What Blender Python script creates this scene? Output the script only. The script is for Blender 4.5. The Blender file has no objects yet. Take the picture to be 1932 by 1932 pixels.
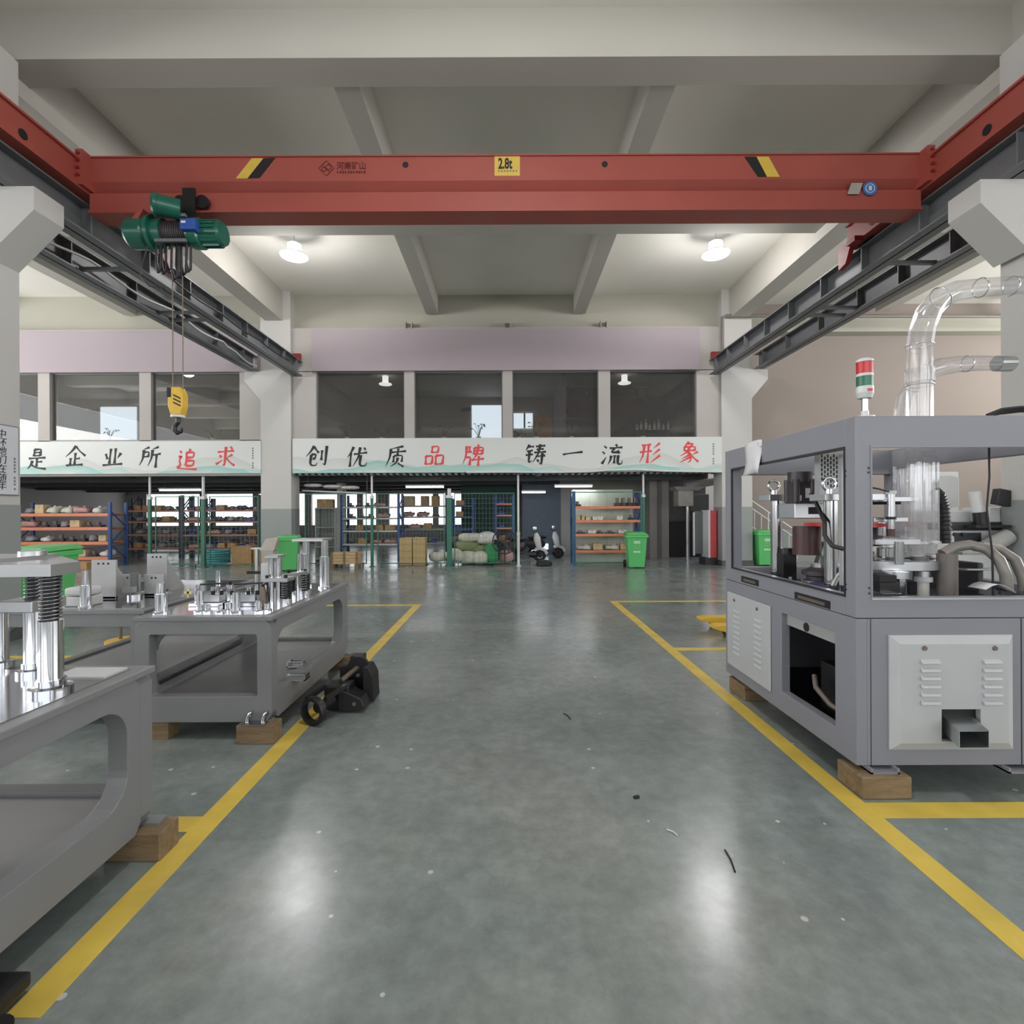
import bpy, math, random
from mathutils import Vector, Matrix, Euler
PI = math.pi
S = bpy.context.scene
COL = S.collection
# ------------------------------------------------------------------ camera, world, lights, exposure
CAM_H = 1.6; CX = 956.0; F = 966.0; ROLL = 0.0045
cam_d = bpy.data.cameras.new('camera'); cam = bpy.data.objects.new('camera', cam_d); COL.objects.link(cam)
cam_d.sensor_width = 36.0; cam_d.lens = 18.0; cam_d.shift_x = (966 - CX) / 1932; cam_d.clip_start = 0.05; cam_d.clip_end = 200
cam.location = (0, 0, CAM_H)
cam.rotation_euler = (Matrix.Rotation(PI / 2, 3, 'X') @ Matrix.Rotation(-ROLL, 3, 'Z')).to_euler()
S.camera = cam
S.view_settings.view_transform = 'Standard'; S.view_settings.look = 'None'
S.view_settings.gamma = 1.0; S.view_settings.exposure = 0.15; S.view_settings.use_curve_mapping = False
W = bpy.data.worlds.new('overcast_sky'); S.world = W; W.use_nodes = True
_bg = W.node_tree.nodes['Background']; _bg.inputs[0].default_value = (0.93, 0.96, 1.0, 1); _bg.inputs[1].default_value = 2.2
try:
    S.cycles.max_bounces = 9; S.cycles.diffuse_bounces = 4; S.cycles.glossy_bounces = 4
    S.cycles.transparent_max_bounces = 12; S.cycles.transmission_bounces = 8
    S.cycles.sample_clamp_indirect = 6.0; S.cycles.caustics_reflective = False; S.cycles.caustics_refractive = False
    S.cycles.use_denoising = True
except Exception:
    pass

def area_light(name, loc, rot, sx, sy, energy, color=(1, 1, 1)):
    d = bpy.data.lights.new(name, 'AREA'); d.shape = 'RECTANGLE'; d.size = sx; d.size_y = sy; d.energy = energy; d.color = color
    o = bpy.data.objects.new(name, d); COL.objects.link(o); o.location = loc; o.rotation_euler = rot
    return o
# fill added at unseen rear and side windows, tilted up to brighten the ceiling
area_light('daylight_fill_rear', (0, -11.6, 4.2), (PI / 2 + 0.4, 0, 0), 30, 5.0, 420, (1.0, 0.985, 0.96))
area_light('daylight_fill_west', (-19.6, 3.0, 4.6), (PI / 2 + 0.95, 0, -PI / 2), 22, 4.0, 2300, (1.0, 0.985, 0.97))
area_light('daylight_fill_east', (19.6, 3.0, 4.6), (PI / 2 + 0.95, 0, PI / 2), 22, 4.0, 2500, (1.0, 0.975, 0.95))

# ------------------------------------------------------------------ helpers
def P(px, py, Y):
    """photo pixel and distance -> point of the hall"""
    x = px - ROLL * (py - 966); y = py + ROLL * (px - 966)
    return Vector(((x - CX) / F * Y, Y, CAM_H - (y - 966) / F * Y))
def XP(px, Y, py=966): return P(px, py, Y).x
def ZP(px, py, Y): return P(px, py, Y).z

def lin(c):
    if isinstance(c, str):
        c = c.lstrip('#'); c = [int(c[i:i + 2], 16) / 255 for i in (0, 2, 4)]
    return tuple(((v / 12.92) if v <= 0.04045 else ((v + 0.055) / 1.055) ** 2.4) for v in c)

M = {}
def mat(name, col, rough=0.5, metal=0.0, var=0.06, scale=6.0, bump=0.0, bscale=40.0, coat=0.0, stretch=None):
    m = bpy.data.materials.new(name); m.use_nodes = True
    nt = m.node_tree; b = nt.nodes['Principled BSDF']
    c = lin(col)
    b.inputs['Roughness'].default_value = rough; b.inputs['Metallic'].default_value = metal
    if coat: b.inputs['Coat Weight'].default_value = coat
    tc = nt.nodes.new('ShaderNodeTexCoord'); src = tc.outputs['Object']
    if stretch:
        mp = nt.nodes.new('ShaderNodeMapping'); mp.inputs['Scale'].default_value = stretch
        nt.links.new(src, mp.inputs[0]); src = mp.outputs[0]
    n = nt.nodes.new('ShaderNodeTexNoise'); n.inputs['Scale'].default_value = scale; n.inputs['Detail'].default_value = 3
    nt.links.new(src, n.inputs['Vector'])
    r = nt.nodes.new('ShaderNodeValToRGB')
    r.color_ramp.elements[0].position = 0.3; r.color_ramp.elements[1].position = 0.7
    r.color_ramp.elements[0].color = tuple(max(0, v * (1 - var)) for v in c) + (1,)
    r.color_ramp.elements[1].color = tuple(min(1, v * (1 + var)) for v in c) + (1,)
    nt.links.new(n.outputs['Fac'], r.inputs[0]); nt.links.new(r.outputs[0], b.inputs['Base Color'])
    if bump:
        n2 = nt.nodes.new('ShaderNodeTexNoise'); n2.inputs['Scale'].default_value = bscale; n2.inputs['Detail'].default_value = 4
        nt.links.new(src, n2.inputs['Vector'])
        bp = nt.nodes.new('ShaderNodeBump'); bp.inputs['Strength'].default_value = bump; bp.inputs['Distance'].default_value = 0.02
        nt.links.new(n2.outputs['Fac'], bp.inputs['Height']); nt.links.new(bp.outputs[0], b.inputs['Normal'])
    M[name] = m
    return m
def emat(name, col, strength):
    m = bpy.data.materials.new(name); m.use_nodes = True; nt = m.node_tree
    b = nt.nodes['Principled BSDF']; c = lin(col)
    b.inputs['Base Color'].default_value = c + (1,); b.inputs['Emission Color'].default_value = c + (1,); b.inputs['Emission Strength'].default_value = strength
    M[name] = m
    return m
def glassmat(name, tint, refl=0.12, rough=0.02, haze=0.0, hazecol=(0.8, 0.8, 0.8)):
    m = bpy.data.materials.new(name); m.use_nodes = True; nt = m.node_tree; nt.nodes.clear()
    out = nt.nodes.new('ShaderNodeOutputMaterial'); t = nt.nodes.new('ShaderNodeBsdfTransparent'); t.inputs[0].default_value = tuple(tint) + (1,)
    g = nt.nodes.new('ShaderNodeBsdfGlossy'); g.inputs['Roughness'].default_value = rough; g.inputs[0].default_value = (0.95, 0.95, 0.95, 1)
    lw = nt.nodes.new('ShaderNodeLayerWeight'); lw.inputs[0].default_value = 0.35
    ma = nt.nodes.new('ShaderNodeMath'); ma.operation = 'MULTIPLY_ADD'; ma.inputs[1].default_value = 0.25; ma.inputs[2].default_value = refl; ma.use_clamp = True
    nt.links.new(lw.outputs['Facing'], ma.inputs[0])
    mx = nt.nodes.new('ShaderNodeMixShader'); nt.links.new(ma.outputs[0], mx.inputs[0]); nt.links.new(t.outputs[0], mx.inputs[1]); nt.links.new(g.outputs[0], mx.inputs[2])
    last = mx.outputs[0]
    if haze:
        d = nt.nodes.new('ShaderNodeBsdfDiffuse'); d.inputs[0].default_value = tuple(hazecol) + (1,)
        m2 = nt.nodes.new('ShaderNodeMixShader'); m2.inputs[0].default_value = haze
        nt.links.new(last, m2.inputs[1]); nt.links.new(d.outputs[0], m2.inputs[2]); last = m2.outputs[0]
    nt.links.new(last, out.inputs[0]); M[name] = m
    return m

OFF = {}
class MB:
    """collects shapes in hall coordinates; build() links them as one mesh object"""
    def __init__(s): s.v = []; s.f = []; s.sm = []; s.mi = []; s.cur = 0
    def add(s, vs, fs, smooth=False):
        o = len(s.v); s.v += [tuple(v) for v in vs]
        for f in fs:
            s.f.append(tuple(o + i for i in f)); s.sm.append(smooth); s.mi.append(s.cur)
        return s
    def box(s, x0, x1, y0, y1, z0, z1):
        if x0 > x1: x0, x1 = x1, x0
        if y0 > y1: y0, y1 = y1, y0
        if z0 > z1: z0, z1 = z1, z0
        return s.add([(x0, y0, z0), (x1, y0, z0), (x1, y1, z0), (x0, y1, z0), (x0, y0, z1), (x1, y0, z1), (x1, y1, z1), (x0, y1, z1)],
                     [(0, 3, 2, 1), (4, 5, 6, 7), (0, 1, 5, 4), (1, 2, 6, 5), (2, 3, 7, 6), (3, 0, 4, 7)])
    def cbox(s, c, d, rot=None):
        R = Euler(rot).to_matrix() if rot is not None and not isinstance(rot, Matrix) else (rot or Matrix.Identity(3))
        c = Vector(c); hx, hy, hz = d[0] / 2, d[1] / 2, d[2] / 2
        vs = [c + R @ Vector(p) for p in [(-hx, -hy, -hz), (hx, -hy, -hz), (hx, hy, -hz), (-hx, hy, -hz), (-hx, -hy, hz), (hx, -hy, hz), (hx, hy, hz), (-hx, hy, hz)]]
        return s.add(vs, [(0, 3, 2, 1), (4, 5, 6, 7), (0, 1, 5, 4), (1, 2, 6, 5), (2, 3, 7, 6), (3, 0, 4, 7)])
    def bar(s, p0, p1, w, h=None):
        p0 = Vector(p0); p1 = Vector(p1); d = p1 - p0; L = d.length
        if L < 1e-6: return s
        R = d.to_track_quat('Z', 'Y').to_matrix()
        return s.cbox((p0 + p1) / 2, (w, h or w, L), R)
    def cyl(s, p0, p1, r0, r1=None, n=16, caps=True):
        p0 = Vector(p0); p1 = Vector(p1); r1 = r0 if r1 is None else r1
        R = (p1 - p0).to_track_quat('Z', 'Y').to_matrix()
        A = []; B = []
        for i in range(n):
            a = 2 * PI * i / n; d = R @ Vector((math.cos(a), math.sin(a), 0))
            A.append(p0 + d * r0); B.append(p1 + d * r1)
        s.add(A + B, [(i, (i + 1) % n, n + (i + 1) % n, n + i) for i in range(n)], True)
        if caps:
            s.add(A, [tuple(reversed(range(n)))]); s.add(B, [tuple(range(n))])
        return s
    def lathe(s, prof, o, axis=(0, 0, 1), n=20, smooth=True):
        R = Vector(axis).to_track_quat('Z', 'Y').to_matrix(); o = Vector(o)
        for (r0, h0), (r1, h1) in zip(prof, prof[1:]):
            A = []; B = []
            for i in range(n):
                a = 2 * PI * i / n; c, q = math.cos(a), math.sin(a)
                A.append(o + R @ Vector((c * r0, q * r0, h0))); B.append(o + R @ Vector((c * r1, q * r1, h1)))
            s.add(A + B, [(i, (i + 1) % n, n + (i + 1) % n, n + i) for i in range(n)], smooth)
        return s
    def tube(s, pts, r, n=8, closed=False, caps=True):
        pts = [Vector(p) for p in pts]; k = len(pts); rings = []
        up = Vector((0, 0, 1)); prevR = None
        for i, p in enumerate(pts):
            a = pts[(i - 1) % k] if (closed or i > 0) else p
            b = pts[(i + 1) % k] if (closed or i < k - 1) else p
            d = (b - a).normalized()
            if prevR is None:
                q = d.to_track_quat('Z', 'Y').to_matrix()
            else:
                z0 = prevR @ Vector((0, 0, 1)); q = z0.rotation_difference(d).to_matrix() @ prevR
            prevR = q
            rr = r[i] if isinstance(r, (list, tuple)) else r
            rings.append([p + q @ Vector((math.cos(2 * PI * j / n) * rr, math.sin(2 * PI * j / n) * rr, 0)) for j in range(n)])
        vs = [v for g in rings for v in g]; fs = []
        for i in range(k if closed else k - 1):
            i2 = (i + 1) % k
            for j in range(n):
                fs.append((i * n + j, i * n + (j + 1) % n, i2 * n + (j + 1) % n, i2 * n + j))
        s.add(vs, fs, True)
        if caps and not closed:
            s.add(rings[0], [tuple(reversed(range(n)))]); s.add(rings[-1], [tuple(range(n))])
        return s
    def torus(s, c, axis, R, r, n=28, m=8):
        q = Vector(axis).to_track_quat('Z', 'Y').to_matrix(); c = Vector(c)
        return s.tube([c + q @ Vector((math.cos(2 * PI * i / n) * R, math.sin(2 * PI * i / n) * R, 0)) for i in range(n)], r, m, True)
    def helix(s, p0, p1, R, r, turns, n=6, seg=14):
        p0 = Vector(p0); p1 = Vector(p1); q = (p1 - p0).to_track_quat('Z', 'Y').to_matrix(); L = (p1 - p0).length
        N = int(turns * seg)
        return s.tube([p0 + q @ Vector((math.cos(2 * PI * i / seg) * R, math.sin(2 * PI * i / seg) * R, L * i / N)) for i in range(N + 1)], r, n)
    def ell(s, c, rad, nu=16, nv=10, p=1.0, rot=None, fn=None):
        c = Vector(c); R = Euler(rot).to_matrix() if rot else Matrix.Identity(3); vs = []
        def sp(v): return math.copysign(abs(v) ** p, v)
        for i in range(nv + 1):
            t = -PI / 2 + PI * i / nv
            for j in range(nu):
                a = 2 * PI * j / nu
                v = Vector((rad[0] * sp(math.cos(t)) * sp(math.cos(a)), rad[1] * sp(math.cos(t)) * sp(math.sin(a)), rad[2] * sp(math.sin(t))))
                if fn: v = fn(v)
                vs.append(c + R @ v)
        fs = [(i * nu + j, i * nu + (j + 1) % nu, (i + 1) * nu + (j + 1) % nu, (i + 1) * nu + j) for i in range(nv) for j in range(nu)]
        return s.add(vs, fs, True)
    def prism(s, poly, axis, a0, a1):
        """poly in the two other axes: x -> (y,z), y -> (x,z), z -> (x,y)"""
        def mk(p, a): return (a, p[0], p[1]) if axis == 'x' else (p[0], a, p[1]) if axis == 'y' else (p[0], p[1], a)
        n = len(poly); A = [mk(p, a0) for p in poly]; B = [mk(p, a1) for p in poly]
        return s.add(A + B, [tuple(reversed(range(n))), tuple(range(n, 2 * n))] + [(i, (i + 1) % n, n + (i + 1) % n, n + i) for i in range(n)])
    def holeplate(s, axis, a0, a1, o, h, r=0.0, seg=6):
        """plate from a0 to a1 along axis, outline o=(u0,u1,w0,w1), rounded hole h=(u0,u1,w0,w1)"""
        I = []; O = []
        hu0, hu1, hw0, hw1 = h; ou0, ou1, ow0, ow1 = o
        corners = [((hu1, hw1), (ou1, ow1), 0), ((hu0, hw1), (ou0, ow1), 90), ((hu0, hw0), (ou0, ow0), 180), ((hu1, hw0), (ou1, ow0), 270)]
        for (hx, hy), (ox, oy), ang in corners:
            su = 1 if hx == hu1 else -1; sw = 1 if hy == hw1 else -1
            cx, cy = hx - su * r, hy - sw * r
            for k in range(seg + 1):
                a = math.radians(ang + 90 * k / seg)
                I.append((cx + r * math.cos(a), cy + r * math.sin(a)))
                t = k / seg
                startu = ang in (0, 180)
                if t <= 0.5:
                    q = t * 2
                    O.append((ox, cy + (oy - cy) * q) if startu else (cx + (ox - cx) * q, oy))
                else:
                    q = (t - 0.5) * 2
                    O.append((ox + (cx - ox) * q, oy) if startu else (ox, oy + (cy - oy) * q))
        n = len(I)
        def mk(p, a): return (a, p[0], p[1]) if axis == 'x' else (p[0], a, p[1]) if axis == 'y' else (p[0], p[1], a)
        vs = [mk(p, a0) for p in I] + [mk(p, a0) for p in O] + [mk(p, a1) for p in I] + [mk(p, a1) for p in O]
        fs = []
        for i in range(n):
            j = (i + 1) % n
            fs += [(i, j, n + j, n + i), (2 * n + i, 3 * n + i, 3 * n + j, 2 * n + j), (i, 2 * n + i, 2 * n + j, j), (n + i, n + j, 3 * n + j, 3 * n + i)]
        return s.add(vs, fs)
    def build(s, name, m, parent=None, bevel=0.0, origin=None):
        me = bpy.data.meshes.new(name)
        if parent is not None: off = OFF[parent.name]
        elif origin is not None: off = Vector(origin)
        else:
            xs = [v[0] for v in s.v]; ys = [v[1] for v in s.v]; zs = [v[2] for v in s.v]
            off = Vector(((min(xs) + max(xs)) / 2, (min(ys) + max(ys)) / 2, min(zs)))
        me.from_pydata([(v[0] - off.x, v[1] - off.y, v[2] - off.z) for v in s.v], [], s.f)
        for k in (m if isinstance(m, (list, tuple)) else [m]): me.materials.append(M[k] if isinstance(k, str) else k)
        me.polygons.foreach_set('use_smooth', s.sm); me.polygons.foreach_set('material_index', s.mi); me.update()
        o = bpy.data.objects.new(name, me); COL.objects.link(o)
        if parent is not None: o.parent = parent
        else: o.location = off
        OFF[o.name] = off
        if bevel:
            b = o.modifiers.new('edge', 'BEVEL'); b.width = bevel; b.segments = 2; b.limit_method = 'ANGLE'; b.angle_limit = math.radians(50)
        return o

def tag(o, label, cat, group=None, kind=None):
    o['label'] = label; o['category'] = cat
    if group: o['group'] = group
    if kind: o['kind'] = kind
    return o
def thing(name, label, cat, loc=(0, 0, 0), group=None):
    o = bpy.data.objects.new(name, None); COL.objects.link(o); o.location = loc; o.empty_display_size = 0.1
    OFF[o.name] = Vector(loc)
    return tag(o, label, cat, group)
def struct(o): o['kind'] = 'structure'; return o
KIDS = None
def kids(o):
    return [c for c in COL.objects if c.parent == o]
def clone(root, loc, rz=0.0, label=None, group=None, scale=None, tree=None):
    c = root.copy(); COL.objects.link(c); c.location = loc; c.rotation_euler = (0, 0, rz)
    if scale: c.scale = scale
    if label: c['label'] = label
    if group: c['group'] = group
    for ch, gs in (tree or []):
        d = ch.copy(); COL.objects.link(d); d.parent = c
        for g in gs:
            e = g.copy(); COL.objects.link(e); e.parent = d
    return c
def tree_of(root): return [(ch, kids(ch)) for ch in kids(root)]

def text_mesh(body, size, m, parent, loc, name='lettering', bold=0.0, shear=0.0, sx=1.0, align='CENTER', face='-y', ext=0.003, rot=0.0):
    cu = bpy.data.curves.new('t', 'FONT'); cu.body = body; cu.size = size; cu.align_x = align; cu.align_y = 'CENTER'
    cu.offset = bold; cu.shear = shear; cu.extrude = ext; cu.resolution_u = 3
    t = bpy.data.objects.new('t', cu); COL.objects.link(t)
    dg = bpy.context.evaluated_depsgraph_get(); dg.update()
    me = bpy.data.meshes.new_from_object(t.evaluated_get(dg), depsgraph=dg)
    bpy.data.objects.remove(t); bpy.data.curves.remove(cu)
    me.materials.clear(); me.materials.append(M[m])
    off = OFF[parent.name]; loc = Vector(loc)
    ca, sa = math.cos(rot), math.sin(rot)
    for v in me.vertices:
        x, y, z = v.co; x *= sx; x, y = x * ca - y * sa, x * sa + y * ca
        w = Vector((x, -z, y)) if face == '-y' else Vector((z, x, y)) if face == '+x' else Vector((x, y, z))
        v.co = w + loc - off
    me.name = name
    o = bpy.data.objects.new(name, me); COL.objects.link(o); o.parent = parent; OFF[o.name] = off
    return o

# ------------------------------------------------------------------ materials
mat('ceiling_paint', '#e4e1d9', 0.85, var=0.03, scale=0.6)  # colour lightened to stand in for light the slab lacks
mat('wall_paint', '#aba6a2', 0.8, var=0.03, scale=0.8)
mat('pink_paint', '#a1969c', 0.75, var=0.02, scale=0.5)
mat('cream_paint', '#a3a195', 0.8, var=0.03, scale=0.7)
mat('beige_paint', '#90867f', 0.8, var=0.03, scale=0.4)
mat('column_paint', '#bdbbb8', 0.7, var=0.02, scale=0.8)
mat('dado_paint', '#8c9190', 0.5, var=0.03, scale=0.8)
mat('dark_skirting', '#4a4c4b', 0.5)
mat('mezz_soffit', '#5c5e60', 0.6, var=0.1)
mat('steel_grey', '#66686b', 0.45, var=0.07, scale=3)
mat('crane_red', '#9e4c42', 0.5, var=0.05, scale=1.5, coat=0.2)
mat('crane_red_dark', '#8c1f1f', 0.4)
mat('hoist_green', '#0f5a49', 0.3, var=0.08, coat=0.3)
mat('hoist_blue', '#2a4f9c', 0.4)
mat('yellow_paint', '#e0b63c', 0.4, var=0.08)
mat('black_paint', '#1d1d1f', 0.35, var=0.1)
mat('matte_black', '#161618', 0.6, var=0.1)
mat('rope_steel', '#7c7066', 0.5, 0.6)
mat('cable_black', '#222124', 0.5)
mat('white_plastic', '#dcdcda', 0.4, var=0.02)
mat('table_grey', '#7d7e80', 0.38, var=0.04, scale=3)
mat('machine_grey', '#878890', 0.34, var=0.03, scale=2)
mat('machine_dark', '#2a2a30', 0.5)
mat('panel_white', '#cfd1d2', 0.35, var=0.02)
mat('chrome', '#d4d6da', 0.14, 1.0, var=0.03)
mat('steel_plate', '#b9bbc0', 0.12, 1.0, var=0.05, scale=2)
mat('alu', '#c6c8cb', 0.3, 0.9, var=0.04)
mat('spring_steel', '#8c8d90', 0.25, 1.0)
mat('spring_dark', '#2c2c30', 0.4, 0.3)
mat('motor_dark', '#3a3338', 0.4, var=0.1)
mat('maroon', '#4a2a2c', 0.35)
mat('signal_red', '#c3202c', 0.3, coat=0.3)
mat('signal_green', '#0f6a4a', 0.3, coat=0.3)
mat('bin_green', '#5cbb6c', 0.4, var=0.05, scale=2)
mat('fence_green', '#2d6a57', 0.45)
mat('rack_blue', '#2c4a86', 0.45)
mat('rack_dark', '#3c4452', 0.5)
mat('rack_orange', '#d9835f', 0.45)
mat('deck_grey', '#8f8f8c', 0.55)
mat('carton', '#b08a5e', 0.8, var=0.12, scale=5)
mat('carton_pale', '#cdb78f', 0.8, var=0.1, scale=5)
mat('sack_white', '#c8c7b8', 0.85, var=0.12, scale=9, bump=0.4, bscale=25)
mat('sack_green', '#2f8a55', 0.8, var=0.1, scale=9, bump=0.3)
mat('bag_clear', '#d5d2cf', 0.5, var=0.15, scale=9, bump=0.3)
mat('tray_blue', '#2f3f9a', 0.45)
mat('pipe_grey', '#77716e', 0.5)
mat('leaf', '#3c5a34', 0.5, var=0.2)
mat('pot_white', '#d8d6d0', 0.4)
mat('paper_white', '#d9d9dc', 0.7)
mat('ink_black', '#232226', 0.7, var=0.1)
mat('ink_red', '#d3474a', 0.7, var=0.08)
mat('ink_grey', '#77777a', 0.7)
mat('dark_red_ink', '#5c1512', 0.6)
mat('door_slate', '#55606e', 0.5)
mat('cabinet_grey', '#a9aaa6', 0.5)
mat('cabinet_red', '#c9454b', 0.4)
mat('sign_yellow', '#d3b248', 0.5)
mat('sign_blue', '#3f74b8', 0.4)
mat('sticker_grey', '#a39e97', 0.5)
mat('tube_grey', '#8a8580', 0.3, var=0.1)
mat('room_wall', '#aaa69e', 0.8, var=0.04, scale=0.5)
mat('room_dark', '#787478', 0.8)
mat('orange_door', '#c9935f', 0.6)
mat('teal_coil', '#3f8f98', 0.5)
mat('floor_fleck', '#c9cbc8', 0.7)
mat('olive', '#7f8a5f', 0.8, var=0.1)
emat('lamp_glow', '#f4f6ff', 14.0)
emat('tube_glow', '#f4f6ff', 6.0)
emat('bright_opening', '#dfeefb', 1.3)
glassmat('window_glass', (0.80, 0.80, 0.79), 0.015, 0.0, 0.06, (0.5, 0.49, 0.47))
glassmat('clear_plastic', (0.93, 0.93, 0.94), 0.10, 0.05, 0.10, (0.85, 0.85, 0.86))
glassmat('clear_panel', (0.95, 0.95, 0.95), 0.03, 0.02)
glassmat('grey_hose', (0.62, 0.60, 0.57), 0.18, 0.12, 0.45, (0.35, 0.33, 0.31))

mat('tray_sheet', '#9a9b9c', 0.28, 0.3, var=0.08, scale=2)
mat('alu_paint', '#b4b5b6', 0.4, 0.3, var=0.03)
mat('yellow_tag', '#ded98a', 0.5)
mat('panel_edge', '#b9bcbf', 0.3, 0.5)
mat('chute_zinc', '#b9bec0', 0.25, 0.9, var=0.05)
mat('tray_violet', '#4a4a70', 0.4)
emat('lamp_dome', '#f6f7ff', 5.0)
mat('board_face', '#c9ccd3', 0.5, var=0.03)
mat('bag_pinkish', '#b98f8a', 0.6, var=0.15, scale=8, bump=0.2)
mat('box_white', '#d4d3cc', 0.6)
mat('rack_orange_dim', '#a8705c', 0.5)
mat('carton_tan', '#b39a68', 0.8, var=0.08, scale=5)
mat('partition_green', '#2f4f48', 0.6)
mat('backing_pale', '#b9c4b6', 0.6)
mat('bin_print', '#cfe8cf', 0.6)
emat('lamp_dim', '#f4f4f0', 1.2)
mat('panel_grey', '#b9bbbd', 0.35, var=0.02)
mat('fence_wire', '#6d8a80', 0.5)
mat('bag_grey', '#8d8a90', 0.6, var=0.2, scale=8, bump=0.2)
mat('bag_dark', '#4b4754', 0.6, var=0.2, scale=8, bump=0.2)
mat('ceiling_paint_shaded', '#b4b1a9', 0.85, var=0.03, scale=0.6)  # ceiling's white paint, darkened in colour to offset strong light on the beams
def wood():
    m = mat('wood', '#7f6b50', 0.75, var=0.25, scale=5, bump=0.3, bscale=30, stretch=(1.0, 6.0, 6.0)); return m
wood()
mat('line_yellow', '#d9bd52', 0.45, var=0.14, scale=4, bump=0.05)
mat('wood_pale', '#bfa67e', 0.7, var=0.15, scale=5, stretch=(1, 6, 6))
def floor_mat():
    m = bpy.data.materials.new('polished_concrete'); m.use_nodes = True; nt = m.node_tree; b = nt.nodes['Principled BSDF']
    tc = nt.nodes.new('ShaderNodeTexCoord'); L = nt.links
    def noise(scale, detail=5, rough=0.55, stretch=(1, 1, 1)):
        mp = nt.nodes.new('ShaderNodeMapping'); mp.inputs['Scale'].default_value = stretch; L.new(tc.outputs['Object'], mp.inputs[0])
        n = nt.nodes.new('ShaderNodeTexNoise'); n.inputs['Scale'].default_value = scale; n.inputs['Detail'].default_value = detail; n.inputs['Roughness'].default_value = rough
        L.new(mp.outputs[0], n.inputs['Vector']); return n.outputs['Fac']
    def ramp(src, stops):
        r = nt.nodes.new('ShaderNodeValToRGB'); L.new(src, r.inputs[0])
        while len(r.color_ramp.elements) < len(stops): r.color_ramp.elements.new(0.5)
        for e, (p, c) in zip(r.color_ramp.elements, stops): e.position = p; e.color = c
        return r.outputs[0]
    def g(c): return lin(c) + (1,)
    base = ramp(noise(0.55, 2.5, 0.5), [(0.30, g('#7c8684')), (0.48, g('#848c8b')), (0.62, g('#8e928f')), (0.75, g('#808d8b'))])
    fine = ramp(noise(9, 10, 0.7), [(0.25, (0.74, 0.74, 0.74, 1)), (0.75, (1.24, 1.24, 1.24, 1))])
    med = ramp(noise(1.7, 4, 0.6), [(0.30, (0.84, 0.85, 0.84, 1)), (0.66, (1.10, 1.10, 1.10, 1))])
    mx = nt.nodes.new('ShaderNodeMix'); mx.data_type = 'RGBA'; mx.blend_type = 'MULTIPLY'; mx.inputs[0].default_value = 1.0
    m0 = nt.nodes.new('ShaderNodeMix'); m0.data_type = 'RGBA'; m0.blend_type = 'MULTIPLY'; m0.inputs[0].default_value = 1.0
    L.new(base, m0.inputs[6]); L.new(med, m0.inputs[7]); L.new(m0.outputs[2], mx.inputs[6]); L.new(fine, mx.inputs[7])
    # paint flecks and pale scuffs dropped on the floor
    v = nt.nodes.new('ShaderNodeTexVoronoi'); v.voronoi_dimensions = '2D'; v.inputs['Scale'].default_value = 3.4; L.new(tc.outputs['Object'], v.inputs['Vector'])
    sep = nt.nodes.new('ShaderNodeSeparateColor'); L.new(v.outputs['Color'], sep.inputs[0])
    sz = nt.nodes.new('ShaderNodeMath'); sz.operation = 'MULTIPLY'; sz.inputs[1].default_value = 0.05; L.new(sep.outputs[0], sz.inputs[0])
    lt = nt.nodes.new('ShaderNodeMath'); lt.operation = 'LESS_THAN'; L.new(v.outputs['Distance'], lt.inputs[0]); L.new(sz.outputs[0], lt.inputs[1])
    ch = nt.nodes.new('ShaderNodeMath'); ch.operation = 'GREATER_THAN'; ch.inputs[1].default_value = 0.72; L.new(sep.outputs[1], ch.inputs[0])
    fm = nt.nodes.new('ShaderNodeMath'); fm.operation = 'MULTIPLY'; L.new(lt.outputs[0], fm.inputs[0]); L.new(ch.outputs[0], fm.inputs[1])
    m2 = nt.nodes.new('ShaderNodeMix'); m2.data_type = 'RGBA'; L.new(fm.outputs[0], m2.inputs[0]); L.new(mx.outputs[2], m2.inputs[6]); m2.inputs[7].default_value = g('#c2c4c0')
    L.new(m2.outputs[2], b.inputs['Base Color'])
    rr = ramp(noise(1.3, 3, 0.5), [(0.3, (0.15, 0.15, 0.15, 1)), (0.7, (0.28, 0.28, 0.28, 1))]); L.new(rr, b.inputs['Roughness'])
    b.inputs['Specular IOR Level'].default_value = 0.85
    M['polished_concrete'] = m
floor_mat()
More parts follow.
